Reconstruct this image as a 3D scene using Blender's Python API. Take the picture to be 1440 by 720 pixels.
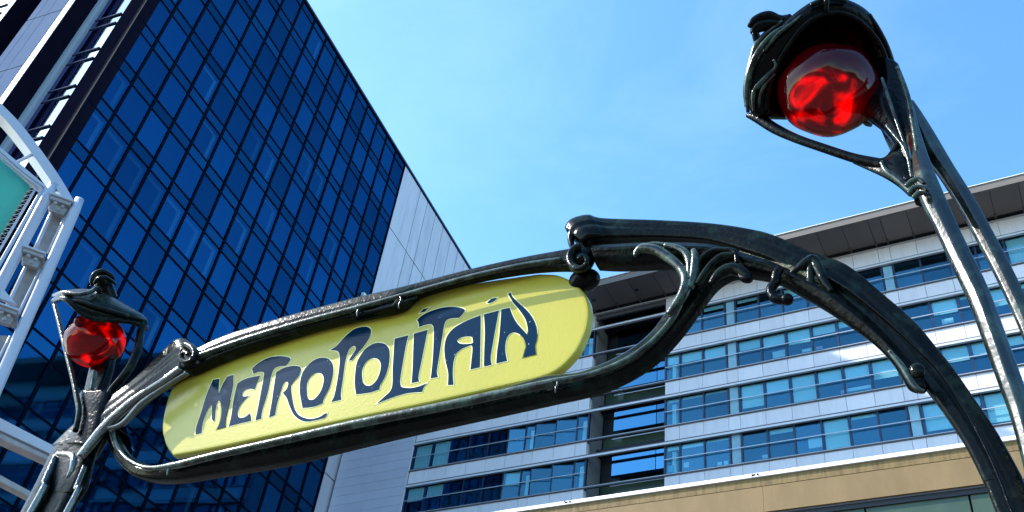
import bpy, bmesh, math, random
from mathutils import Vector, Matrix
random.seed(7)
for o in list(bpy.data.objects): bpy.data.objects.remove(o)
S = bpy.context.scene
COL = S.collection
R = math.radians

# ------------------------------------------------------------------ camera
W = Matrix(((0.8741876178, 0.2383184658, 0.4230842915),
            (0.4727353033, -0.6168158605, -0.6293326046),
            (0.1109835206, 0.7501616513, -0.6518743399)))
CAM = Vector((0, 0, 1.6)); FPX = 1360.67841
cd = bpy.data.cameras.new('camera'); cam = bpy.data.objects.new('camera', cd); COL.objects.link(cam)
cam.matrix_world = Matrix.Translation(CAM) @ W.to_4x4()
cd.sensor_width = 36; cd.lens = 36 * FPX / 1440; cd.clip_start = .05; cd.clip_end = 5000
S.camera = cam
# ------------------------------------------------------------------ light
SUN = Vector((-.72, -.30, .62)).normalized()
w = bpy.data.worlds.new('World'); S.world = w; w.use_nodes = True
nt = w.node_tree; bg = nt.nodes['Background']
sky = nt.nodes.new('ShaderNodeTexSky'); sky.sky_type = 'NISHITA'; sky.sun_disc = False
sky.sun_elevation = math.asin(SUN.z); sky.sun_rotation = math.atan2(SUN.x, SUN.y)
sky.air_density = 1.0; sky.dust_density = 0.8; sky.ozone_density = 2.5
hs = nt.nodes.new('ShaderNodeHueSaturation'); hs.inputs['Saturation'].default_value = 1.2
nt.links.new(sky.outputs[0], hs.inputs['Color']); tn = nt.nodes.new('ShaderNodeMix'); tn.data_type = 'RGBA'; tn.blend_type = 'MULTIPLY'; tn.inputs[0].default_value = 1
tn.inputs[7].default_value = (1.03, 1.13, 1.05, 1)
nt.links.new(hs.outputs[0], tn.inputs[6])
# very thin high cirrus
tc = nt.nodes.new('ShaderNodeTexCoord'); mpg = nt.nodes.new('ShaderNodeMapping'); mpg.inputs['Scale'].default_value = (1.2, 2.6, 2.2); mpg.inputs['Rotation'].default_value = (.3, .2, .8)
cn = nt.nodes.new('ShaderNodeTexNoise'); cn.inputs['Scale'].default_value = 1.6; cn.inputs['Detail'].default_value = 9; cn.inputs['Roughness'].default_value = .62; cn.inputs['Distortion'].default_value = .6
cr = nt.nodes.new('ShaderNodeMapRange'); cr.inputs[1].default_value = .48; cr.inputs[2].default_value = .8; cr.inputs[4].default_value = .10
cm = nt.nodes.new('ShaderNodeMix'); cm.data_type = 'RGBA'; cm.inputs[7].default_value = (3.6, 4.6, 5.2, 1)
nt.links.new(tc.outputs['Generated'], mpg.inputs[0]); nt.links.new(mpg.outputs[0], cn.inputs['Vector']); nt.links.new(cn.outputs[0], cr.inputs[0])
nt.links.new(cr.outputs[0], cm.inputs[0]); nt.links.new(tn.outputs[2], cm.inputs[6]); nt.links.new(cm.outputs[2], bg.inputs[0])
bg.inputs[1].default_value = 0.15
sd = bpy.data.lights.new('sun', 'SUN'); sd.energy = 2.9; sd.angle = R(.5); sd.color = (1, .95, .88)
so = bpy.data.objects.new('sun', sd); COL.objects.link(so); so.rotation_euler = SUN.to_track_quat('Z', 'Y').to_euler()
so.location = (0, 0, 120)
S.view_settings.view_transform = 'Standard'; S.view_settings.look = 'None'
S.view_settings.gamma = 1; S.view_settings.exposure = 1.6
S.render.engine = 'CYCLES'
try:
    S.cycles.max_bounces = 8; S.cycles.transparent_max_bounces = 12
except Exception: pass

# ------------------------------------------------------------------ geometry helpers
def ray(x, y): return (W @ Vector((x - 720, 360 - y, -FPX))).normalized()
def on(x, y, n, d):
    r = ray(x, y); return CAM + r * ((d - n.dot(CAM)) / n.dot(r))
def atY(x, y, Y): return on(x, y, Vector((0, 1, 0)), Y)
def atD(x, y, D): return CAM + (W @ Vector((x - 720, 360 - y, -FPX))) * (D / FPX)
def link(o, parent=None):
    COL.objects.link(o)
    if parent: o.parent = parent
    return o
def tag(o, label=None, cat=None, group=None, kind=None):
    if label: o['label'] = label
    if cat: o['category'] = cat
    if group: o['group'] = group
    if kind: o['kind'] = kind
    return o
def empty(name, loc=(0, 0, 0), rz=0):
    o = bpy.data.objects.new(name, None); o.location = loc; o.rotation_euler = (0, 0, rz); o.empty_display_size = .3
    return link(o)
_boxes = {}
def unit_box(m):
    if m.name not in _boxes:
        me = bpy.data.meshes.new('box'); bm = bmesh.new(); bmesh.ops.create_cube(bm, size=1); bm.to_mesh(me); bm.free()
        me.materials.append(m); _boxes[m.name] = me
    return _boxes[m.name]
def box(name, m, parent, x0, x1, y0, y1, z0, z1, rot=None):
    o = bpy.data.objects.new(name, unit_box(m))
    o.location = ((x0 + x1) / 2, (y0 + y1) / 2, (z0 + z1) / 2)
    o.scale = (abs(x1 - x0), abs(y1 - y0), abs(z1 - z0))
    if rot: o.rotation_euler = rot
    return link(o, parent)
_quad = {}
def pane(name, m, parent, x, y0, y1, z0, z1):
    if m.name not in _quad:
        me = bpy.data.meshes.new('pane'); me.from_pydata([(0, -.5, -.5), (0, .5, -.5), (0, .5, .5), (0, -.5, .5)], [], [(0, 1, 2, 3)])
        me.materials.append(m); _quad[m.name] = me
    o = bpy.data.objects.new(name, _quad[m.name]); o.location = (x, (y0 + y1) / 2, (z0 + z1) / 2); o.scale = (1, y1 - y0, z1 - z0)
    # every pane sits very slightly out of true, as real glazing does
    o.rotation_euler = (0, R(random.gauss(0, .25)), R(random.gauss(0, .25)))
    return link(o, parent)
def mesh_obj(name, verts, faces, m, parent=None, smooth=True, bevel=0, sub=0, solid=0, off=0):
    me = bpy.data.meshes.new(name); me.from_pydata([tuple(v) for v in verts], [], faces)
    me.materials.append(m)
    bm = bmesh.new(); bm.from_mesh(me)
    if solid == 0: bmesh.ops.recalc_face_normals(bm, faces=bm.faces)
    bm.to_mesh(me); bm.free()
    for p in me.polygons: p.use_smooth = smooth
    o = bpy.data.objects.new(name, me); link(o, parent)
    if solid:
        q = o.modifiers.new('s', 'SOLIDIFY'); q.thickness = solid; q.offset = off; q.use_even_offset = False
    if bevel:
        q = o.modifiers.new('b', 'BEVEL'); q.width = bevel; q.segments = 2; q.limit_method = 'ANGLE'; q.angle_limit = R(35)
    if sub:
        q = o.modifiers.new('u', 'SUBSURF'); q.levels = sub; q.render_levels = sub
    return o
def catmull(pts, n):
    """pts: list of tuples of floats -> resampled smooth list"""
    out = []
    P = [pts[0]] + list(pts) + [pts[-1]]
    for i in range(1, len(P) - 2):
        p0, p1, p2, p3 = P[i - 1], P[i], P[i + 1], P[i + 2]
        for k in range(n):
            t = k / n
            out.append(tuple(.5 * (2 * b + (c - a) * t + (2 * a - 5 * b + 4 * c - d) * t * t + (-a + 3 * b - 3 * c + d) * t ** 3)
                             for a, b, c, d in zip(p0, p1, p2, p3)))
    out.append(tuple(P[-2]))
    return out
def circle_prof(n=14): return [(math.cos(2 * math.pi * i / n), math.sin(2 * math.pi * i / n)) for i in range(n)]
def ridge_prof(n=40, lobes=((90, .16), (205, .12), (270, .1), (335, .12)), sharp=.012):
    out = []
    for i in range(n):
        a = 2 * math.pi * i / n
        r = .9
        for c, h in lobes:
            d = (math.degrees(a) - c + 180) % 360 - 180
            r += h * math.exp(-d * d * sharp)
        out.append((r * math.cos(a), r * math.sin(a)))
    return out
def sweep_frames(frames, prof, name, m, parent, cap=True, wob=0.0):
    """frames: list of (centre, side vector*halfwidth, depth vector*halfdepth). prof in (side, depth)."""
    vs = []; fs = []; n = len(prof)
    for i, (c, s, d) in enumerate(frames):
        k = 1 + (random.uniform(-wob, wob) if wob else 0)
        for (a, b) in prof: vs.append(c + (s * a + d * b) * k)
    for i in range(len(frames) - 1):
        for j in range(n):
            fs.append((i * n + j, i * n + (j + 1) % n, (i + 1) * n + (j + 1) % n, (i + 1) * n + j))
    if cap:
        c0 = len(vs); vs.append(frames[0][0]); c1 = len(vs); vs.append(frames[-1][0])
        for j in range(n):
            fs.append((c0, (j + 1) % n, j)); L = (len(frames) - 1) * n
            fs.append((c1, L + j, L + (j + 1) % n))
    return mesh_obj(name, vs, fs, m, parent)
YS = 2.5
def strip(name, pairs, m, parent, dr=.8, off=0, prof=None, n=8, ext=None, wob=0, taper=(0, 0), dmin=0):
    """bar traced by its two edges (x1,y1,x2,y2[,off[,dr]]) in the vertical plane y = YS+off; depth half = dr*half width"""
    pts = []
    for q in pairs:
        o_ = q[4] if len(q) > 4 else off
        r_ = q[5] if len(q) > 5 else dr
        A = atY(q[0], q[1], YS + o_); B = atY(q[2], q[3], YS + o_)
        pts.append((A.x, A.z, B.x, B.z, o_, r_))
    if ext: pts += ext
    pts = catmull(pts, n)
    fr = []
    N = len(pts)
    for i, (ax, az, bx, bz, o_, r_) in enumerate(pts):
        A = Vector((ax, YS + o_, az)); B = Vector((bx, YS + o_, bz))
        c = (A + B) / 2; s = (A - B) / 2; hw = s.length
        t = i / (N - 1); k = 1
        if taper[0] and t < taper[0]: k = math.sqrt(max(.02, 1 - (1 - t / taper[0]) ** 2))
        if taper[1] and t > 1 - taper[1]: k = math.sqrt(max(.02, 1 - (1 - (1 - t) / taper[1]) ** 2))
        fr.append((c, s * k, Vector((0, -1, 0)) * max(hw * r_, dmin) * k))
    return sweep_frames(fr, prof or circle_prof(), name, m, parent, wob=wob)
def tube3(name, pts, m, parent, seg=10, n=6, prof=None):
    """pts: (x,y,z,r) world"""
    pts = catmull(pts, n); fr = []
    up = Vector((.3, .9, .2)).normalized()
    for i in range(len(pts)):
        a = Vector(pts[max(0, i - 1)][:3]); b = Vector(pts[min(len(pts) - 1, i + 1)][:3])
        t = (b - a).normalized(); s = t.cross(up)
        if s.length < 1e-4: s = t.cross(Vector((1, 0, 0)))
        s.normalize(); d = s.cross(t)
        r = max(pts[i][3], .0005)
        fr.append((Vector(pts[i][:3]), s * r, d * r))
    return sweep_frames(fr, prof or circle_prof(seg), name, m, parent)
def ptube(name, pts, m, parent, D=None, off=0, n=6, seg=10):
    """pts (px,py,rpx[,depth-or-off]) -> tube; D = camera distance mode, else plane mode"""
    out = []
    for q in pts:
        if D is not None:
            d = D + (q[3] if len(q) > 3 else 0); p = atD(q[0], q[1], d)
        else:
            p = atY(q[0], q[1], YS + off + (q[3] if len(q) > 3 else 0)); d = -(W.transposed() @ (p - CAM)).z
        out.append((p.x, p.y, p.z, q[2] * d / FPX))
    return tube3(name, out, m, parent, seg, n)
def ball(name, c, r, m, parent, seg=20, sq=(1, 1, 1), basis=None, fn=None):
    me = bpy.data.meshes.new(name); bm = bmesh.new(); bmesh.ops.create_uvsphere(bm, u_segments=seg * 2, v_segments=seg, radius=1)
    for v in bm.verts:
        if fn: v.co = fn(v.co.copy())
        p = Vector((v.co.x * sq[0], v.co.y * sq[1], v.co.z * sq[2])) * r
        v.co = Vector(c) + (basis @ p if basis else p)
    for f in bm.faces: f.smooth = True
    bm.to_mesh(me); bm.free(); me.materials.append(m)
    o = bpy.data.objects.new(name, me); return link(o, parent)

# ------------------------------------------------------------------ materials
def mat(name, base, rough=.5, metal=0, spec=.5, coat=0, noise=None, dust=None, specks=None, bump=None, second=None, jitter=0, coords='Object', stretch=(1, 1, 1)):
    """noise=(scale, lo, hi) mixes base->second; bump=(scale, dist)"""
    m = bpy.data.materials.new(name); m.use_nodes = True; t = m.node_tree; b = t.nodes['Principled BSDF']
    b.inputs['Base Color'].default_value = (*base, 1); b.inputs['Roughness'].default_value = rough
    b.inputs['Metallic'].default_value = metal; b.inputs['Specular IOR Level'].default_value = spec
    b.inputs['Coat Weight'].default_value = coat; b.inputs['Coat Roughness'].default_value = .08
    geo = t.nodes.new('ShaderNodeNewGeometry')
    mp = t.nodes.new('ShaderNodeMapping'); mp.inputs['Scale'].default_value = stretch
    t.links.new(geo.outputs['Position'], mp.inputs[0])
    colout = None
    if noise:
        nz = t.nodes.new('ShaderNodeTexNoise'); nz.inputs['Scale'].default_value = noise[0]; nz.inputs['Detail'].default_value = 8
        nz.inputs['Roughness'].default_value = .65
        t.links.new(mp.outputs[0], nz.inputs['Vector'])
        rp = t.nodes.new('ShaderNodeMapRange'); rp.inputs[1].default_value = noise[1]; rp.inputs[2].default_value = noise[2]
        t.links.new(nz.outputs[0], rp.inputs[0])
        mx = t.nodes.new('ShaderNodeMix'); mx.data_type = 'RGBA'
        mx.inputs[6].default_value = (*base, 1); mx.inputs[7].default_value = (*second, 1)
        t.links.new(rp.outputs[0], mx.inputs[0]); colout = mx.outputs[2]
    if specks:
        # scattered chips: (scale, threshold, colour)
        n4 = t.nodes.new('ShaderNodeTexNoise'); n4.inputs['Scale'].default_value = specks[0]; n4.inputs['Detail'].default_value = 3
        t.links.new(geo.outputs['Position'], n4.inputs['Vector'])
        r4 = t.nodes.new('ShaderNodeMapRange'); r4.inputs[1].default_value = specks[1]; r4.inputs[2].default_value = specks[1] + .02
        t.links.new(n4.outputs[0], r4.inputs[0])
        m4 = t.nodes.new('ShaderNodeMix'); m4.data_type = 'RGBA'; m4.inputs[7].default_value = (*specks[2], 1)
        if colout: t.links.new(colout, m4.inputs[6])
        else: m4.inputs[6].default_value = (*base, 1)
        t.links.new(r4.outputs[0], m4.inputs[0]); colout = m4.outputs[2]
    if dust:
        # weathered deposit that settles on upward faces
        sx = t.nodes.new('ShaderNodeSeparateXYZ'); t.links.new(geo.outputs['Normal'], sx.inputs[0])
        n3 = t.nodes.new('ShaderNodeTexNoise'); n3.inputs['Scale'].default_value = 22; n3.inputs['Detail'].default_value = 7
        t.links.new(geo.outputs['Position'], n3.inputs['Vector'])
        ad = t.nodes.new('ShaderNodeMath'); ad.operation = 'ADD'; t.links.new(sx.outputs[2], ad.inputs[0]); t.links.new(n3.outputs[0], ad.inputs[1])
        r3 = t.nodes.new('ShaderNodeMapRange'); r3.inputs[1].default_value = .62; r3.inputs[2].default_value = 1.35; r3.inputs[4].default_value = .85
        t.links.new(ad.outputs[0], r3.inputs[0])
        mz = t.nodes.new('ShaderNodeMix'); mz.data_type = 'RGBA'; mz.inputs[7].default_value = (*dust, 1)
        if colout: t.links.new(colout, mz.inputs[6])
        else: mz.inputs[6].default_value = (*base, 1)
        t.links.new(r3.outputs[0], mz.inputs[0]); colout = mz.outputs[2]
    if jitter:
        oi = t.nodes.new('ShaderNodeObjectInfo'); mr = t.nodes.new('ShaderNodeMapRange')
        mr.inputs[3].default_value = 1 - jitter; mr.inputs[4].default_value = 1 + jitter
        t.links.new(oi.outputs['Random'], mr.inputs[0])
        hv = t.nodes.new('ShaderNodeHueSaturation'); t.links.new(mr.outputs[0], hv.inputs['Value'])
        if colout: t.links.new(colout, hv.inputs['Color'])
        else: hv.inputs['Color'].default_value = (*base, 1)
        colout = hv.outputs[0]
    if colout: t.links.new(colout, b.inputs['Base Color'])
    if bump:
        nb = t.nodes.new('ShaderNodeTexNoise'); nb.inputs['Scale'].default_value = bump[0]; nb.inputs['Detail'].default_value = 6
        t.links.new(mp.outputs[0], nb.inputs['Vector'])
        bn = t.nodes.new('ShaderNodeBump'); bn.inputs['Strength'].default_value = bump[2] if len(bump) > 2 else .6; bn.inputs['Distance'].default_value = bump[1]
        t.links.new(nb.outputs[0], bn.inputs['Height']); t.links.new(bn.outputs[0], b.inputs['Normal'])
    return m
def glass_mat(name, tint, gloss, fac, rough=.02, wav=.0):
    m = bpy.data.materials.new(name); m.use_nodes = True; t = m.node_tree
    for n in list(t.nodes):
        if n.type == 'BSDF_PRINCIPLED': t.nodes.remove(n)
    out = t.nodes['Material Output']
    tr = t.nodes.new('ShaderNodeBsdfTransparent'); tr.inputs[0].default_value = (*tint, 1)
    gl = t.nodes.new('ShaderNodeBsdfGlossy'); gl.inputs['Roughness'].default_value = rough
    oi = t.nodes.new('ShaderNodeObjectInfo')
    hv = t.nodes.new('ShaderNodeHueSaturation'); hv.inputs['Color'].default_value = (*gloss, 1)
    mr = t.nodes.new('ShaderNodeMapRange'); mr.inputs[3].default_value = .72; mr.inputs[4].default_value = 1.25
    t.links.new(oi.outputs['Random'], mr.inputs[0]); t.links.new(mr.outputs[0], hv.inputs['Value']); t.links.new(hv.outputs[0], gl.inputs[0])
    mx = t.nodes.new('ShaderNodeMixShader'); mx.inputs[0].default_value = fac
    t.links.new(tr.outputs[0], mx.inputs[1]); t.links.new(gl.outputs[0], mx.inputs[2]); t.links.new(mx.outputs[0], out.inputs[0])
    if wav:
        geo = t.nodes.new('ShaderNodeNewGeometry'); nb = t.nodes.new('ShaderNodeTexNoise'); nb.inputs['Scale'].default_value = .6
        t.links.new(geo.outputs['Position'], nb.inputs['Vector'])
        bn = t.nodes.new('ShaderNodeBump'); bn.inputs['Distance'].default_value = wav
        t.links.new(nb.outputs[0], bn.inputs['Height']); t.links.new(bn.outputs[0], gl.inputs['Normal'])
    return m
M = {}
M['tglass'] = glass_mat('tower_glass', (.45, .8, 1), (.013, .118, .285), .62, .04, .002)
M['tspan'] = glass_mat('tower_spandrel_glass', (.3, .5, .6), (.012, .10, .22), .7, .05)
M['tframe'] = mat('tower_frame', (.0015, .004, .014), .8, spec=.04)
M['tin'] = mat('tower_room', (.01, .03, .09), .8, noise=(.15, .35, .65), second=(.006, .02, .06))
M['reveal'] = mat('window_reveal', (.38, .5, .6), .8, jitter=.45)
M['marble'] = mat('marble', (.58, .55, .60), .35, noise=(.8, .48, .8), second=(.40, .385, .43), jitter=.05, stretch=(1, 1.6, .22))
M['tstone'] = mat('pier_stone', (.17, .21, .31), .9, 0, 0, jitter=.06, noise=(.8, .3, .8), second=(.14, .18, .28))
M['tcream'] = mat('pier_edge', (.75, .68, .55), .5)
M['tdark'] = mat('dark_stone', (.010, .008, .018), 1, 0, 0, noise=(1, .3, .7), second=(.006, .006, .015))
M['tgrey'] = mat('grey_stone', (.35, .42, .5), .5)
M['bayglass'] = glass_mat('bay_glass', (.2, .3, .5), (.38, .50, .66), .8, .05)
M['indigo'] = mat('indigo_frame', (.02, .02, .12), .4)
M['joint'] = mat('joint', (.03, .03, .035), .9)
M['white'] = mat('white_panel', (.80, .76, .81), .5, 0, .2, stretch=(2.2, 1, .3), noise=(1.3, .45, .8), second=(.68, .65, .71), jitter=.05)
M['wallp'] = mat('wall_panel', (.58, .58, .68), .45, noise=(.9, .35, .8), second=(.52, .52, .63), jitter=.05)
M['lip'] = mat('white_lip', (.74, .72, .76), .35)
M['rail'] = mat('rail_metal', (.55, .56, .6), .35, .3)
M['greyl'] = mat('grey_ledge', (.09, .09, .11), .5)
M['mull'] = mat('mullion_dark', (.012, .02, .06), .4)
M['wglass'] = glass_mat('window_glass', (.80, .97, 1), (.15, .37, .50), .2, .015, .002)
M['room'] = mat('room', (.012, .05, .10), .9)
M['blind'] = mat('blind', (.80, .88, .84), .8, jitter=.12)
M['frost'] = mat('frosted_strip', (.30, .52, .62), .35, jitter=.12, noise=(2.5, .3, .7), second=(.2, .42, .55))
M['soffit'] = mat('soffit_panel', (.22, .18, .155), .6, jitter=.12, noise=(1, .3, .8), second=(.18, .15, .13))
M['tan'] = mat('tan_render', (.25, .16, .072), .8, stretch=(1.3, 1, .45), noise=(.9, .35, .75), second=(.19, .12, .052), bump=(30, .01))
M['tan2'] = mat('tan_band', (.22, .145, .056), .8, noise=(3.2, .42, .7), second=(.12, .075, .028), stretch=(2.5, 1, .3))
M['cap'] = mat('cap_metal', (.88, .86, .82), .4)
M['gglass'] = mat('green_glass', (.04, .065, .045), .12, 0, .3, noise=(.7, .35, .7), second=(.065, .095, .065), jitter=.2)
M['pillar'] = mat('pillar_stone', (.24, .23, .23), .7, noise=(2, .3, .7), second=(.17, .165, .17))
M['recglass'] = glass_mat('recess_glass', (.2, .4, .6), (.09, .27, .42), .75, .03)
M['recdark'] = mat('recess_dark', (.012, .012, .02), .6)
M['steel'] = mat('white_paint_steel', (.42, .43, .50), .3, .1, .5, noise=(8, .4, .8), second=(.36, .40, .49))
M['steel2'] = mat('grey_steel', (.30, .29, .30), .5, noise=(10, .4, .7), second=(.2, .19, .2))
M['banner'] = mat('green_banner', (.05, .36, .27), .6, noise=(3, .3, .8), second=(.035, .30, .23))
M['rope'] = mat('lacing_cord', (.65, .65, .66), .8)
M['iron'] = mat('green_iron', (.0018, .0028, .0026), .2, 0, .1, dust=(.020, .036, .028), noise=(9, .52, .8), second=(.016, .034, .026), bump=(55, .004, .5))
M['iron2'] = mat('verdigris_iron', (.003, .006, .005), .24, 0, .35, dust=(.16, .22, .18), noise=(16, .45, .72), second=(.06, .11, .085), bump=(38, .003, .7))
M['ironb'] = mat('black_iron', (.0013, .0015, .002), .2, 0, .09, dust=(.008, .014, .011), noise=(9, .55, .85), second=(.009, .017, .014), bump=(45, .006, .6))
M['stem'] = mat('stem_paint', (.003, .006, .005), .24, 0, .6, noise=(9, .48, .72), second=(.03, .06, .044), bump=(22, .004, .7))
M['wet'] = mat('wet_paint', (.003, .005, .005), .16, .0, 1, coat=1, noise=(20, .45, .7), second=(.03, .05, .04), bump=(60, .006, .8))
M['crust'] = mat('rusted_crust', (.02, .018, .012), .9, noise=(90, .42, .6), second=(.18, .19, .11), bump=(90, .01, 1))
M['yellow'] = mat('yellow_enamel', specks=(75, .735, (.30, .24, .10)), base=(.46, .395, .055), rough=.2, spec=.3, noise=(2.2, .3, .8), second=(.41, .36, .05), bump=(110, .0018, .45))
M['lblue'] = mat('letter_blue', specks=(95, .73, (.45, .5, .5)), base=(.0008, .018, .048), rough=.12, spec=.1, bump=(120, .0012, .35))
M['edge'] = mat('letter_outline', (.78, .74, .40), .5, 0, .2)
M['bird'] = mat('bird', (.02, .018, .018), .8)
M['paper'] = mat('paper_white', (.75, .8, .82), .7)
M['pink'] = mat('pink_card', (.6, .3, .42), .7)
M['asphalt'] = mat('asphalt', (.05, .05, .052), .9, noise=(2, .3, .7), second=(.07, .07, .07), bump=(60, .01))
M['pave'] = mat('paving', (.14, .135, .125), .85, noise=(2, .3, .7), second=(.1, .1, .095))
M['kerb'] = mat('kerb', (.35, .34, .32), .8)
M['brass'] = mat('lamp_disc', (.8, .8, .7), .3)
def red_glass():
    m = bpy.data.materials.new('red_glass'); m.use_nodes = True; t = m.node_tree; b = t.nodes['Principled BSDF']
    b.inputs['Base Color'].default_value = (.022, .0006, .003, 1); b.inputs['Roughness'].default_value = .05
    b.inputs['Specular IOR Level'].default_value = .5
    tr = t.nodes.new('ShaderNodeBsdfRefraction'); tr.inputs[0].default_value = (.9, .006, .01, 1); tr.inputs['Roughness'].default_value = .4; tr.inputs['IOR'].default_value = 1.22
    tl = t.nodes.new('ShaderNodeBsdfTranslucent'); tl.inputs[0].default_value = (.8, .004, .004, 1)
    m1 = t.nodes.new('ShaderNodeMixShader'); m1.inputs[0].default_value = .12
    m2 = t.nodes.new('ShaderNodeMixShader'); m2.inputs[0].default_value = .5
    geo = t.nodes.new('ShaderNodeNewGeometry'); nz = t.nodes.new('ShaderNodeTexNoise'); nz.inputs['Scale'].default_value = 6
    wv = t.nodes.new('ShaderNodeBump'); wv.inputs['Distance'].default_value = .02; wv.inputs['Strength'].default_value = .8
    t.links.new(geo.outputs['Position'], nz.inputs['Vector']); t.links.new(nz.outputs[0], wv.inputs['Height'])
    t.links.new(wv.outputs[0], b.inputs['Normal']); t.links.new(wv.outputs[0], tr.inputs['Normal'])
    t.links.new(tr.outputs[0], m1.inputs[1]); t.links.new(tl.outputs[0], m1.inputs[2])
    t.links.new(m1.outputs[0], m2.inputs[1]); t.links.new(b.outputs[0], m2.inputs[2])
    t.links.new(m2.outputs[0], t.nodes['Material Output'].inputs[0])
    return m
M['bulb'] = mat('red_glow', (.25, .002, .002), .6)
_b = M['bulb'].node_tree.nodes['Principled BSDF']; _b.inputs['Emission Color'].default_value = (1, .01, .005, 1); _b.inputs['Emission Strength'].default_value = .8  # emission stands in for light coming through the red glass
def core_mat():  # noise paints uneven patches of glow into the emission
    m = M['bulb']; t = m.node_tree; b = t.nodes['Principled BSDF']
    geo = t.nodes.new('ShaderNodeNewGeometry')
    nz = t.nodes.new('ShaderNodeTexNoise'); nz.inputs['Scale'].default_value = 7.5; nz.inputs['Distortion'].default_value = 1.6; nz.inputs['Detail'].default_value = 3
    mr = t.nodes.new('ShaderNodeMapRange'); mr.interpolation_type = 'SMOOTHSTEP'
    mr.inputs[1].default_value = .47; mr.inputs[2].default_value = .74; mr.inputs[3].default_value = .02; mr.inputs[4].default_value = 1.1
    t.links.new(geo.outputs['Position'], nz.inputs['Vector']); t.links.new(nz.outputs[0], mr.inputs[0])
    t.links.new(mr.outputs[0], b.inputs['Emission Strength'])
M['red'] = red_glass(); core_mat()

# ------------------------------------------------------------------ ground (out of view, but there)
g = mesh_obj('ground', [(-900, -900, -.12), (900, -900, -.12), (900, 900, -.12), (-900, 900, -.12)], [(0, 1, 2, 3)], M['asphalt'], smooth=False); tag(g, kind='structure')
g = box('pavement', M['pave'], None, -36, 20, -8, 27.6, -.4, 0); tag(g, kind='structure')
g = box('kerb', M['kerb'], None, -36, 20, -8.3, -8, -.4, .003); tag(g, kind='structure')

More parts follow.
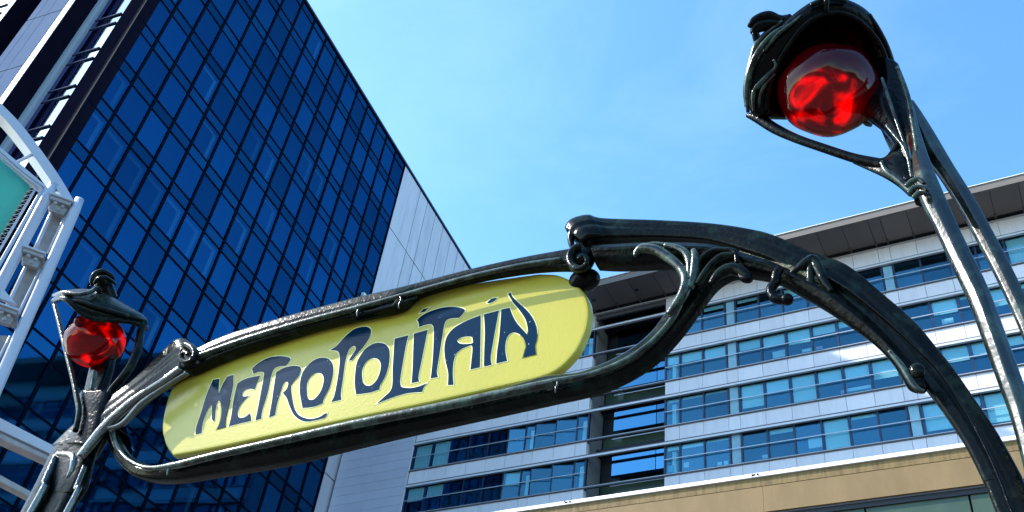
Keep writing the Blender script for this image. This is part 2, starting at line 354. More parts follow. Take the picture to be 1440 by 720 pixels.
# ------------------------------------------------------------------ tower
A = 0.125207891
TX = Vector((math.cos(A), math.sin(A), 0)); TY = Vector((-math.sin(A), math.cos(A), 0))
def tower():
    base = TX * -40 + TY * 23
    t = empty('office_tower', base, A)
    tag(t, 'tall dark blue glass office tower with a grey marble flank, at left', 'office tower')
    L = 78 - 23.0; top = 68.2
    box('core', M['tin'], t, -30, -.75, .8, L - .3, 0, top - .5)
    NC = 16; sp = 30.88 / NC; fl = 3.604
    z0 = 38.24
    rows = []
    k = -8
    while True:
        zb = z0 + k * fl
        if zb > top - .6: break
        rows.append(zb); k += 1
    # rows[i]: bottom of a spandrel band (0.88 high), glass above it
    for i, zb in enumerate(rows):
        zt = zb + .88
        zn = rows[i + 1] if i + 1 < len(rows) else top - .25
        zt = min(zt, top - .25)
        for c in range(NC):
            y0 = c * sp; y1 = y0 + sp
            pane('spandrel_pane', M['tspan'], t, -.03, y0 + .05, y1 - .05, zb + .04, zt - .04)
            if zn - zt > .3:
                pane('window_pane', M['tglass'], t, -.03, y0 + .05, y1 - .05, zt + .04, zn - .04)
        for z in (zb, zt):
            box('transom', M['tframe'], t, -.3, .005, .02, 30.86, z - .055, z + .055)
    for c in range(NC + 1):
        y = c * sp
        box('mullion', M['tframe'], t, -.3, .04, y - .085, y + .085, 5, top - .2)
    # lit reveals seen through some panes, as (column, row-from-level 38.24)
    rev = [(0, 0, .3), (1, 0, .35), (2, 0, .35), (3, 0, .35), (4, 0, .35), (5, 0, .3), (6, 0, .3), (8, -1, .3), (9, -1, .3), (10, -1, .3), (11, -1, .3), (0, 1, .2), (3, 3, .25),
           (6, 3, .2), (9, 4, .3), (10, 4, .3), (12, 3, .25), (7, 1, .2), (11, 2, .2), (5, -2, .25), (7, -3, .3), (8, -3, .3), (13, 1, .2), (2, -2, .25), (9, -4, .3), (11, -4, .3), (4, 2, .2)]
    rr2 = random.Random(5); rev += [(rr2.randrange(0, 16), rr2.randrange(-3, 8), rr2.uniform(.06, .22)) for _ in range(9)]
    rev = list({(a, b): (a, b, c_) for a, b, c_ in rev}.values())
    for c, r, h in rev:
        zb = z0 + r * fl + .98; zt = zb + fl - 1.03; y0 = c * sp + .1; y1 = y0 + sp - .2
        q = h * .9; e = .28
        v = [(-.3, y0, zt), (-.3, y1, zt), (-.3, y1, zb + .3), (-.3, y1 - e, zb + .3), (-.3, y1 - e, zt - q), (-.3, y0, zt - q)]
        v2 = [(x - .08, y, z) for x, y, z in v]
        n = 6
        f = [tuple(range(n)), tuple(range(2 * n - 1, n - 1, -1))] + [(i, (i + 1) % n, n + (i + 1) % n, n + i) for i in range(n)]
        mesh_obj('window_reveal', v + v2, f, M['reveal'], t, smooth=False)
    # marble flank
    ty = [53.88, 57.44, 59.1, 61.0, 62.9, 64.8, 66.65, 68.45, 70.2, 72.0, 73.8, 75.6, 77.9]
    zz = [top - .3, 59.84, 51.5, 43.2, 34.9, 26.6, 18.3, 10, 0.2]
    box('flank_backing', M['joint'], t, -.6, -.14, 30.95, L - .02, 0, top - .32)
    for i in range(len(ty) - 1):
        for j in range(len(zz) - 1):
            box('marble_panel', M['marble'], t, -.16, 0, ty[i] - 23 + .045, ty[i + 1] - 23 - .045, zz[j + 1] + .05, zz[j] - .05)
    box('coping', M['mull'], t, -.5, .12, -.1, L, top - .2, top)
    box('roof', M['tdark'], t, -30, -.5, 0, L, top - .5, top - .1)
    box('flood_lamp', M['brass'], t, .02, .3, 29.55, 29.85, 50.6, 50.95)
    # front face: corner pier
    box('corner_pier', M['tdark'], t, -1.68, -.02, -.02, .75, 0, top - .1)
    def pier(x0, x1, first):
        # projecting pier, side faces dark, front clad
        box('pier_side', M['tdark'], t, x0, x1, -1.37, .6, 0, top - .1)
        if first:
            box('pier_edge', M['tcream'], t, x1 - .58, x1 - .01, -1.42, -1.375, 0, top - .1)
            xs = [x1 - .6, x1 - 1.95, x1 - 2.95, x0]
            zs = [top - .1 - i * 5.75 for i in range(12)]
            for a_, b_ in zip(xs[:-1], xs[1:]):
                for c_, d_ in zip(zs[:-1], zs[1:]):
                    box('pier_panel', M['tstone'], t, b_ + .02, a_ - .02, -1.44, -1.38, d_ + .04, c_ - .04)
        else:
            box('pier_edge', M['tcream'], t, x1 - .5, x1 - .01, -1.42, -1.375, 0, top - .1)
    pier(-8.55, -4.9, True)
    pier(-16.5, -11.7, False)
    # bay between the corner and the first pier
    def bay(xa, xb, yy):
        # xa right edge, xb left edge
        box('bay_backing', M['indigo'], t, xb, xa, yy + .1, yy + .5, 0, top - .1)
        wd = xa - xb
        strips = [(0, .42, 'g'), (.55, .76, 'g')]
        for s0, s1, _ in strips:
            for i in range(20):
                zb = top - .4 - (i + 1) * 3.604
                if zb < 0: break
                box('bay_window', M['bayglass'], t, xa - wd * s1, xa - wd * s0, yy - .02, yy + .03, zb + 1.02, zb + 3.55)
                box('bay_window', M['bayglass'], t, xa - wd * s1, xa - wd * s0, yy - .02, yy + .03, zb + .08, zb + .95)
        for i in range(20):
            zb = top - .4 - (i + 1) * 3.604
            if zb < 0: break
            for dz in (0, .98):
                box('bay_transom', M['mull'], t, xa - wd * .86, xa - wd * .02, yy - .12, yy - .03, zb + dz - .05, zb + dz + .06)
    bay(-1.68, -4.22, 0)
    box('grey_return', M['tgrey'], t, -4.9, -4.22, -.15, .5, 0, top - .1)
    bay(-14.2 + 1.9, -16.4, -1.4)
    return t
TWR = tower()

# ------------------------------------------------------------------ hotel-like block on the right
def Z(v): return v * 50 + 1.6
def block():
    t = empty('office_block', (-46.4, 50, 0), 0)
    tag(t, 'white panelled office block with ribbon windows and a dark overhanging roof', 'office block')
    X = lambda v: v * 50 + 46.4
    x_l, x_r = 0.0, 64.4
    roofz = 45.3
    lv = [.799 - .069 * k for k in range(0, 7)]      # window bottoms
    hgt = .041
    # body
    box('body', M['room'], t, X(-.402), x_r, 1.2, 16, 0, roofz)
    box('body', M['room'], t, 0, X(-.511), 1.2, 16, 0, roofz)
    box('rear_body', M['recdark'], t, X(-.512), X(-.401), 2.3, 16, 0, roofz)
    # slab strips closing the storeys
    rights = [-.402, -.3822, -.3505, -.3183, -.3038]
    x = -.3038
    for k in range(6): x += .0317; rights.append(round(x, 4))
    rights.append(rights[-1] + .0145)
    while rights[-1] < .36:
        x = rights[-1]
        for k in range(6): rights.append(rights[-1] + .0317)
        rights.append(rights[-1] + .0145)
    rights = [r for r in rights if r <= .3601]
    lefts = [-.7922, -.7602, -.7285, -.6966, -.6649, -.6337, -.6062, -.5913, -.5593, -.5274, -.511]
    blinds = {  # (level, bay) -> drop fraction
        0: {0: .3, 1: .15, 2: .15, 4: .12, 5: 0, 6: .3, 7: 0, 8: .1, 10: .08},
        1: {0: .35, 1: .36, 2: .42, 4: .36, 5: .42, 6: .52, 7: .34, 8: .25, 9: .3, 10: .55, 12: .5, 13: .1, 14: .6},
        2: {0: .1, 1: .08, 2: .06, 4: .82, 5: .45, 6: .92, 7: .42, 8: .45, 9: .62, 10: .3, 12: .5, 13: .4, 14: .3},
        3: {0: .15, 1: .14, 2: .07, 4: 0, 5: .15, 6: 0, 7: 1, 8: .1, 9: 0, 11: .86, 12: .3, 13: .9}}
    for li, vb in enumerate(lv):
        zb = Z(vb); zt = Z(vb + hgt)
        for side, edges in (('r', rights), ('l', lefts)):
            for i in range(len(edges) - 1):
                a, b = X(edges[i]), X(edges[i + 1]); narrow = (b - a) < .9
                if side == 'r' and edges[i] > .12 and li > 3: continue
                if narrow and side == 'r':
                    box('frosted_pane', M['frost'], t, a + .09, b - .09, .05, .09, zb + .03, zt - .03)
                else:
                    box('window_pane', M['wglass'], t, a + .05, b - .05, .05, .09, zb + .02, zt - .02, (0, 0, R(7)) if side == 'l' else None)
                    if side == 'r':
                        fr = blinds.get(li, {}).get(i, None)
                        if fr is None: fr = random.choice([0, 0, .15, .3, .5, .9]) if (i > 14 or li > 3) else 0
                        if fr > .03:
                            box('roller_blind', M['blind'], t, a + .12, b - .12, .16, .18, zt - .04 - fr * (zt - zb - .08), zt - .04)
                    else:
                        fr = {(2, 0): .95, (2, 1): .95, (3, 0): .5, (3, 1): .45, (3, 5): .95 * .5}.get((li, i), 0)
                        if fr: box('roller_blind', M['blind'], t, a + .12, b - .12, .16, .18, zt - .04 - fr * (zt - zb - .08), zt - .04)
                    if side == 'r' and i == 0 or side == 'l' and i in (6, 9):
                        box('inner_column', M['blind'], t, (a + b) / 2 - .12, (a + b) / 2 + .14, .3, .6, zb, zt - .35)
            for i, e in enumerate(edges):
                if side == 'r' and e > .13 and li > 3: continue
                box('mullion', M['mull'], t, X(e) - .055, X(e) + .055, -.02, .14, zb - .01, zt + .01)
        # mid rail, sills, spandrel
        znext = Z(lv[li - 1]) if li > 0 else roofz - .15
        for (xa, xb) in ((X(-.402), x_r), (X(-.7935), X(-.511))):
            box('slab', M['recdark'], t, xa, xb, .3, 1.25, zt, znext)
            box('mid_rail', M['rail'], t, xa, xb, -.08, -.03, (zb + zt) / 2 - .024, (zb + zt) / 2 + .024)
        for (es, ) in ((rights,), (lefts,)):
            for i in range(len(es) - 1):
                if es[i] > .13 and li > 3: continue
                box('spandrel_panel', M['white'], t, X(es[i]) + .012, X(es[i + 1]) - .012, -.06, .3, zt + .26, znext - .16)
        # continuous ledges run across the recess too
        box('window_head', M['lip'], t, X(-.7935), x_r, -.2, -.02, zt - .02, zt + .12)
        box('grey_band', M['greyl'], t, X(-.7935), x_r, -.1, .02, zt + .122, zt + .26)  # dark grey strip above the window head
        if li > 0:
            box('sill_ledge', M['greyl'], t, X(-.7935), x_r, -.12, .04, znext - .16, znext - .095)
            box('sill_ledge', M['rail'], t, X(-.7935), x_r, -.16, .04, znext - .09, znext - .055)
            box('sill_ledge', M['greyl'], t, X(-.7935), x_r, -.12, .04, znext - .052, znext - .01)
        else:
            box('cornice', M['rail'], t, X(-.7935), x_r, -.12, .04, znext - .16, znext - .02)
        # recess contents
        xa, xb = X(-.511), X(-.402)
        for (o0, o1, oz0, oz1, mm) in ((.0, 1, -.1, .1, M['recdark']),):
            pass
        box('awning_glass', M['recglass'], t, xa + 1.15, xb - 1.25, 1.5, 1.55, zb + 1.25, zb + 2.85)
        box('awning_glass', M['recglass'], t, xb - 1.2, xb - .05, 1.5, 1.55, zb + 1.25, zb + 2.85)
        box('recess_beam', M['recdark'], t, xa + .1, xb, 1.2, 1.9, zb + 3.0, zb + 3.35)
        box('green_glazing', M['gglass'], t, xa + .1, xb, 2.2, 2.25, zb + 3.5, zb + 4.9)
        box('balcony_rail', M['rail'], t, xa + 1.2, xb, 1.2, 1.25, zb + 3.95, zb + 4.0)
    # recess side walls
    box('recess_pier', M['pillar'], t, X(-.511) - .0, X(-.511) + .08, .3, 2.0, 0, roofz - .1)
    box('recess_pier', M['pillar'], t, X(-.402) - .08, X(-.402), .3, 2.0, 0, roofz - .1)
    # plain wall beside the tower
    box('wall_backing', M['greyl'], t, 0, X(-.7935), .0, .5, 0, roofz - .1)
    rz = .729; z = Z(.7108) - 30 * rz; r = 0
    while z < roofz - .8:
        if z > 14:
            xs = [0.0]; x = [1.5, 2.6, .7, 3.2][r % 4]
            while x < X(-.7935) - .3: xs.append(x); x += 2.9
            xs.append(X(-.7935) - .12)
            for a, b in zip(xs[:-1], xs[1:]):
                box('wall_panel', M['wallp'], t, a + .006, b - .006, -.05, .02, z + .008, z + rz - .008)
        z += rz; r += 1
    box('wall_trim', M['lip'], t, X(-.7935) - .1, X(-.7935) - .01, -.09, .02, 0, roofz - .1)
    # roof overhang
    box('roof', M['recdark'], t, -.0, x_r, -2.6, 16, roofz + .06, roofz + .5)
    js = [x for x in ([-.928, -.89, -.857, -.8255] + lefts[:-1] + [-.511, -.475, -.44] + rights)]
    for a, b in zip(js[:-1], js[1:]):
        if b - a > .02:
            box('soffit_panel', M['soffit'], t, X(a) + .018, X(b) - .018, -2.65, -.25, roofz, roofz + .05)
        else:
            box('soffit_panel', M['soffit'], t, X(a) + .018, X(b) - .018, -2.65, -.25, roofz, roofz + .05)
        box('soffit_bracket', M['greyl'], t, X(b) - .05, X(b) + .05, -.5, -.06, roofz - .12, roofz + .02)
    box('soffit_back', M['joint'], t, 0, x_r, -2.7, .3, roofz + .04, roofz + .08)
    box('roof_edge', M['soffit'], t, 0, x_r, -2.78, -2.66, roofz - .02, roofz + .5)
    box('roof_edge_cap', M['cap'], t, 0, x_r, -2.84, -2.62, roofz + .5, roofz + .55)
    box('clerestory', M['greyl'], t, X(-.7935), x_r, .1, .3, roofz - .6, roofz)
    for xx, in ((22.3,), (25.6,)):
        box('soffit_light', M['mull'], t, X(xx / 50 - .95) , X(xx / 50 - .95) + .25, -1.5, -1.3, roofz - .05, roofz)
    return t
BLK = block()
# things standing on the office block's window sills
def sill_thing(name, label, cat, px, py, wpx, hpx, m, tilt=0, group=None):
    a = atY(px - wpx / 2, py + hpx / 2, 50.24); b = atY(px + wpx / 2, py - hpx / 2, 50.24)
    o = mesh_obj(name, [(sx * .5, sy * .5, sz) for sx in (-1, 1) for sy in (-1, 1) for sz in (0, 1)],
                 [(0, 1, 3, 2), (4, 6, 7, 5), (0, 4, 5, 1), (2, 3, 7, 6), (0, 2, 6, 4), (1, 5, 7, 3)], m, smooth=False)
    o.location = ((a.x + b.x) / 2, 50.27, min(a.z, b.z)); ww = wpx * 62 / FPX; o.scale = (ww, .1, hpx * 62 / FPX * 1.25); o.rotation_euler = (0, R(tilt), 0)
    return tag(o, label, cat, group)
for args in (
    ('paper_sheet', 'white sheet behind the lowest-row window nearest above the tan wall centre', 'paper', 1148, 625.5, 19, 11, M['paper']),
    ('cardboard_box', 'pale box on the window sill under the iron hook, second row from the roof end', 'box', 1095.5, 500, 17, 9, M['paper']),
    ('desk_fan', 'round pale fan in the leftmost lowest window beside the dark recess', 'fan', 943, 661, 9, 8, M['frost']),
    ('file_box', 'small white file box on the lowest sill, just right of the dark recess', 'box', 965, 655, 7, 6, M['paper']),
    ('file_box', 'left one of two small white boxes on the lowest window sill', 'box', 1012, 653, 6, 4, M['paper']),
    ('file_box', 'right one of two small white boxes on the lowest window sill', 'box', 1021, 652, 6, 5, M['paper']),
    ('paper_stack', 'low white paper stack in a lowest-row window left of the framed white sheet', 'paper', 1077, 643, 9, 4, M['paper']),
    ('pink_box', 'pink box on a window sill under the iron hook, right of white letters', 'box', 1152, 490.5, 9, 4, M['pink']),
    ('paper_stack', 'row of white papers on the sill left of the pink box', 'paper', 1136, 494, 15, 4, M['paper']),
    ('paper_stack', 'row of white papers on the sill left of the arch end bulb', 'paper', 1208, 548, 30, 4, M['paper']),
    ('pink_box', 'pink box at the left end of papers near the arch end bulb', 'box', 1186, 552, 6, 4, M['pink']),
    ('chair_back', 'white chair frame in a window between the iron arch and lamp stem', 'chair', 1333, 453, 14, 6, M['paper'])):
    sill_thing(*args)

# ------------------------------------------------------------------ tan podium in front
def podium():
    y = 28.0; t = empty('tan_podium', (-32, y, 0)); tag(t, 'low tan rendered building with a white capped ledge and dark green glazing', 'low building')
    Zp = lambda v: v * y + 1.6
    x0, x1 = 0, 54
    box('body', M['recdark'], t, x0, x1, .4, 12, 0, Zp(.566))
    # sloping white flashing
    za, zb = Zp(.5716), Zp(.5778)
    v = []; 
    for x in (x0, x1): v += [(x, -.07, za - .03), (x, -.07, za), (x, .06, zb), (x, .4, zb), (x, .4, za - .03)]
    f = [(0, 1, 2, 3, 4), (9, 8, 7, 6, 5)] + [(i, (i + 1) % 5, 5 + (i + 1) % 5, 5 + i) for i in range(5)]
    mesh_obj('flashing', v, f, M['cap'], t, smooth=False)
    box('drip_line', M['joint'], t, x0, x1, .05, .4, Zp(.5697), Zp(.5716) - .031)
    box('upper_band', M['tan2'], t, x0, x1, 0, .4, Zp(.5592), Zp(.5697))
    box('joint', M['joint'], t, x0, x1, .03, .4, Zp(.5585), Zp(.5592))
    xs = [0, 12.4, 24.1, 33.0, 43.6, 54]
    for a, b in zip(xs[:-1], xs[1:]):
        box('render_panel', M['tan'], t, a + .004, b - .004, .004, .4, Zp(.5270), Zp(.5585))
    box('lintel', M['greyl'], t, x0, x1, .08, .4, Zp(.5250), Zp(.5268))
    box('lintel', M['recdark'], t, x0, x1, .12, .4, Zp(.5195), Zp(.5249))
    xs = [atY(1100, 718, y).x + 32 - 3.4 + k * 3.05 for k in range(-9, 10)]
    gx = [atY(1215, 716, y).x + 32 + k * 2.93 for k in range(-9, 9)]
    for a, b in zip(gx[:-1], gx[1:]):
        for k in range(6):
            zt = Zp(.5195) - k * 2.6
            box('glass_panel', M['gglass'], t, a + .03, b - .03, .18, .22, zt - 2.57, zt)
    return t
podium()
def bird(px, py, label, yaw):
    p = atY(px, py, 27.95); p.z = .5716 * 28 + 1.6
    t = empty('small_bird', (p.x, 27.955, p.z), yaw); tag(t, label, 'bird', 'small birds on the white ledge')
    ball('body', (0, 0, .055), .04, M['bird'], t, 8, (1.5, .9, .95))
    ball('head', (.055, 0, .095), .022, M['bird'], t, 8)
    mesh_obj('tail', [(-.05, -.012, .06), (-.05, .012, .06), (-.12, .014, .03), (-.12, -.014, .03), (-.05, 0, .05), (-.12, 0, .025)], [(0, 1, 2, 3), (0, 3, 5, 4), (1, 4, 5, 2), (0, 4, 1), (2, 5, 3)], M['bird'], t)
    mesh_obj('beak', [(.075, -.006, .095), (.075, .006, .095), (.075, 0, .103), (.095, 0, .094)], [(0, 1, 3), (1, 2, 3), (2, 0, 3), (0, 2, 1)], M['bird'], t)
    for s in (-1, 1): box('leg', M['bird'], t, -.003, .003, s * .012 - .003, s * .012 + .003, 0, .03)
bird(796, 706, 'small dark bird, leftmost of four on the white ledge', R(200))
bird(801.5, 705, 'small dark bird just right of the leftmost one on the white ledge', R(90))
bird(1059, 668, 'small dark bird, left of the pair further right on the white ledge', R(30))
bird(1065.5, 667, 'small dark bird, rightmost of four on the white ledge', R(90))

# ------------------------------------------------------------------ white steel banner frame, left
def banner_frame():
    n = Vector((.80, -.60, 0)); P0 = CAM + n * -0 
    d = n.dot(CAM) - 7.5
    def q(x, y, o=0): return on(x, y, n, d + o)
    dep = lambda p: -(W.transposed() @ (p - CAM)).z
    base = q(-60, 700); base.z = 0
    t = empty('banner_frame', base); tag(t, 'white tubular steel frame holding a laced green banner at the left edge', 'banner frame')
    inv = Matrix.Translation(-base)
    def wt(name, pts, m, o=0, n_=4, seg=14):
        out = []
        for (x, y, r) in pts:
            p = q(x, y, o); rr = r * dep(p) / FPX; p = p - base; out.append((p.x, p.y, p.z, rr))
        return tube3(name, out, m, t, seg, n_)
    def poly(name, pts, m, th, o=0):
        A_ = [q(x, y, o) - base for x, y in pts]; B_ = [a - n * th for a in A_]; k = len(A_)
        f = [tuple(range(k)), tuple(range(2 * k - 1, k - 1, -1))] + [(i, (i + 1) % k, k + (i + 1) % k, k + i) for i in range(k)]
        return mesh_obj(name, A_ + B_, f, m, t, smooth=False, bevel=.006)
    def line_ext(a, b, r):
        # extend the line a->b (pixels) down to the ground
        A_ = q(*a); B_ = q(*b); u = (B_ - A_).normalized(); G = B_ + u * ((B_.z) / -u.z)
        return A_, B_, G
    for nm, a, b, r in (('outer_tube', (106, 294), (2, 530), 7.2), ('inner_tube', (70, 270), (-28, 455), 7.2)):
        A_, B_, G = line_ext(a, b, r); rr = r * dep(A_) / FPX
        pts = [(*(A_ - base), rr * .55), (*(A_ + (B_ - A_) * .012 - base), rr), (*(B_ - base), rr * 1.03), (*(G - base), rr * 1.03)]
        tube3(nm, pts, M['steel'], t, 20, 3)
    # inner web plates and bright edge bars between the tubes
    for (a, b) in ((( 80, 300), (57, 352)), ((44, 376), (14, 440)), ((2, 470), (-25, 525))):
        (xa, ya), (xb, yb) = a, b
        poly('web_plate', [(xa - 12, ya), (xa + 10, ya + 2), (xb + 9, yb + 4), (xb - 12, yb)], M['steel2'], .02, -.1)
        wt('edge_bar', [(xa - 8, ya, 2.4), (xb - 8, yb, 2.4)], M['steel'], -.03)
        wt('edge_bar', [(xa + 13, ya + 3, 2.4), (xb + 11, yb + 4, 2.4)], M['steel'], -.03)
    # bracket boxes
    for (x, y) in ((84, 284), (46, 358), (8, 438)):
        poly('bracket', [(x - 12, y - 12), (x + 17, y - 2), (x + 15, y + 5), (x - 14, y - 5)], M['steel2'], .22, .05)
        poly('bracket_web', [(x - 13, y - 4), (x + 14, y + 6), (x + 6, y + 19), (x - 14, y + 12)], M['steel2'], .05, .0)
        poly('bracket_lip', [(x - 13, y - 15), (x + 19, y - 4), (x + 18, y - 1), (x - 13, y - 12)], M['steel'], .25, .07)
    for (x, y) in ((84, 284), (46, 358), (8, 438)):
        for dx, dy in ((-6, 2), (4, 7), (-2, 11)):
            p = q(x + dx, y + dy, .07) - base; ball('bolt', p, .018, M['steel2'], t, 5)
    poly('diagonal_plate', [(0, 400), (24, 428), (0, 420)], M['steel'], .04, .06)
    # curved arm
    up = [(-60, 90), (-30, 116), (0, 144), (30, 175), (60, 214), (85, 250), (105, 284)]; lo = [(-60, 108), (-30, 132), (0, 160), (27, 192), (52, 226), (74, 258), (90, 280)]
    a1 = [q(x, y, .02) - base for x, y in catmull(up, 5)]; a2 = [q(x, y, .02) - base for x, y in catmull(lo, 5)]
    a3 = [v - n * .16 for v in a1]; a4 = [v - n * .16 for v in a2]; k = len(a1)
    vs = a1 + a2 + a3 + a4; fs = []
    for i in range(k - 1):
        fs += [(i, i + 1, k + i + 1, k + i), (2 * k + i, 3 * k + i, 3 * k + i + 1, 2 * k + i + 1), (i, 2 * k + i, 2 * k + i + 1, i + 1), (k + i, k + i + 1, 3 * k + i + 1, 3 * k + i)]
    fs += [(0, k, 3 * k, 2 * k), (k - 1, 3 * k - 1, 4 * k - 1, 2 * k - 1)]
    mesh_obj('curved_arm', vs, fs, M['steel'], t, smooth=False)
    wt('strut', [(18, 231, 2.2), (50, 215, 2.2)], M['steel'], 0)
    poly('top_beam', [(-40, 172), (66, 262), (72, 272), (60, 268), (-40, 184)], M['steel'], .08, .03)
    wt('top_rod', [(-30, 186, 1), (0, 213, 1), (30, 240, 1), (62, 264, 1)], M['steel2'], .12)
    # side poles that the banner is laced to
    wt('side_pole', [(60, 266, 2.6), (-40, 440, 2.6)], M['steel'], .1)
    wt('lacing_pole', [(52, 262, 1.6), (-40, 420, 1.6)], M['steel'], .1)
    wt('lacing_pole', [(-30, 196, 1.3), (52, 262, 1.3)], M['steel'], .12)
    # banner, slightly billowing sheet
    g = []; nx, ny = 14, 14
    c00, c10, c01, c11 = (-110, 132), (42, 262), (-160, 380), (-40, 405)
    c00 = (-110, 118); 
    vs = []; fs = []
    for j in range(ny + 1):
        for i in range(nx + 1):
            u = i / nx; v = j / ny
            # right edge follows (42,262)->(38,276)->(-40,398)
            rx = 43 - 83 * v; ry = 262 + 136 * v
            lx = -110 - 83 * v; ly = 126 + 136 * v
            x = lx + (rx - lx) * u; y = ly + (ry - ly) * u
            p = q(x, y, .06 + .02 * math.sin(u * 7 + v * 3)) - base; vs.append(p)
    for j in range(ny):
        for i in range(nx): a = j * (nx + 1) + i; fs.append((a, a + 1, a + nx + 2, a + nx + 1))
    mesh_obj('banner', vs, fs, M['banner'], t, solid=.006)
    # zigzag lacing
    pts = []
    k = 16
    for i in range(k):
        v = i / (k - 1)
        ex, ey = 42 - 60 * v, 263 + 98 * v; px_, py_ = 51 - 60 * v, 266 + 102 * v
        pts += [(ex, ey, .55), (px_, py_, .55)]
    wt('lacing_cord', pts, M['rope'], .12, 1, 6)
    pts = []
    for i in range(12):
        v = i / 11
        pts += [(0 + 42 * v, 222 + 40 * v, .5), (3 + 44 * v, 218 + 40 * v, .5)]
    wt('lacing_cord', pts, M['rope'], .12, 1, 6)
    # cross beams lower down
    poly('cross_beam', [(-60, 556), (96, 637), (93, 649), (-60, 577)], M['steel'], .12, -1.0)
    poly('cross_beam_edge', [(-60, 580), (93, 653), (91, 658), (-60, 590)], M['steel2'], .14, -.98)
    poly('cross_beam', [(-60, 635), (75, 708), (72, 715), (-60, 646)], M['steel2'], .12, -1.0)
    return t
banner_frame()

# ------------------------------------------------------------------ the metro sign
def P2(x, y, off=0): return atY(x, y, YS + off)
def curve_piece(name, loops, m, parent, y, depth, offset=0, smooth=True, corners=None):
    """filled flat piece (with holes) from pixel loops in plane y, thickness depth"""
    cu = bpy.data.curves.new(name, 'CURVE'); cu.dimensions = '2D'; cu.fill_mode = 'BOTH'; cu.extrude = depth / 2; cu.offset = offset
    for lp in loops:
        pts = [atY(x, yy, y) for x, yy in lp]
        sp = cu.splines.new('POLY'); sp.points.add(len(pts) - 1); sp.use_cyclic_u = True
        for i, p in enumerate(pts): sp.points[i].co = (p.x, p.z, 0, 1)
    tmp = bpy.data.objects.new('tmp', cu); COL.objects.link(tmp)
    bpy.context.view_layer.update()
    dg = bpy.context.evaluated_depsgraph_get()
    me = bpy.data.meshes.new_from_object(tmp.evaluated_get(dg)); bpy.data.objects.remove(tmp); bpy.data.curves.remove(cu)
    for v in me.vertices: v.co = Vector((v.co.x, y - v.co.z, v.co.y))
    me.materials.clear(); me.materials.append(m)
    bm = bmesh.new(); bm.from_mesh(me); bmesh.ops.remove_doubles(bm, verts=bm.verts, dist=1e-5); bmesh.ops.recalc_face_normals(bm, faces=bm.faces); bm.to_mesh(me); bm.free()
    o = bpy.data.objects.new(name, me); return link(o, parent)
def smooth_loop(pts, n=5):
    """pts: (x,y) or (x,y,1) where 1 marks a sharp corner; closed"""
    N = len(pts); out = []
    for i in range(N):
        p1 = pts[i]; p2 = pts[(i + 1) % N]
        p0 = pts[i - 1] if len(p1) < 3 else p1
        p3 = pts[(i + 2) % N] if len(p2) < 3 else p2
        for k in range(n):
            t = k / n
            out.append(tuple(.5 * (2 * b + (c - a) * t + (2 * a - 5 * b + 4 * c - d) * t * t + (-a + 3 * b - 3 * c + d) * t ** 3)
                             for a, b, c, d in zip(p0[:2], p1[:2], p2[:2], p3[:2])))
    return out
sign = empty('metro_sign', (.04, YS, 0)); tag(sign, 'yellow METROPOLITAIN sign in a curving dark green cast iron frame and arch', 'station sign')
YP = YS + .015      # front face of the enamel panel
def panel():
    out = smooth_loop([(228, 592), (231, 622), (243, 641, 1), (300, 630.5), (400, 609), (500, 588), (600, 567.5), (700, 545), (772, 527), (806, 500), (823, 470), (829, 444),
                       (826, 420), (810, 399), (785, 386), (757, 384, 1), (650, 400), (500, 430), (400, 455), (310, 487, 1), (265, 515), (240, 548)], 5)
    pts = [atY(x, y, YP) for x, y in out]; n = len(pts)
    c = sum(pts, Vector()) / n
    vs = []; rings = [(0, .032), (0, .010), (.003, .004), (.008, .0008), (.016, 0)]
    # inward offset rings for the rounded rim
    nrm = []
    for i in range(n):
        a = pts[i - 1]; b = pts[(i + 1) % n]; tn = (b - a).normalized(); nn = Vector((-tn.z, 0, tn.x))
        if nn.dot(c - pts[i]) < 0: nn = -nn
        nrm.append(nn)
    for ins, dy in rings:
        for i in range(n): vs.append(pts[i] + nrm[i] * ins + Vector((0, dy, 0)))
    fs = []
    for r in range(len(rings) - 1):
        for i in range(n): fs.append((r * n + i, r * n + (i + 1) % n, (r + 1) * n + (i + 1) % n, (r + 1) * n + i))
    fs.append(tuple(range((len(rings) - 1) * n, len(rings) * n))); fs.append(tuple(range(n))[::-1])
    return mesh_obj('enamel_panel', vs, fs, M['yellow'], sign, smooth=False)
PNL = panel()
def z1(x, y): return (260 + x / 5.143, 480 + y / 5.143)
def z2(x, y): return (370 + x / 4.5, 440 + y / 4.5)
def z3(x, y): return (500 + x / 4.5, 420 + y / 4.5)
def z4(x, y): return (610 + x / 4.5, 400 + y / 4.5)
def cv(f, pts): return [(*f(p[0], p[1]), *p[2:]) for p in pts]
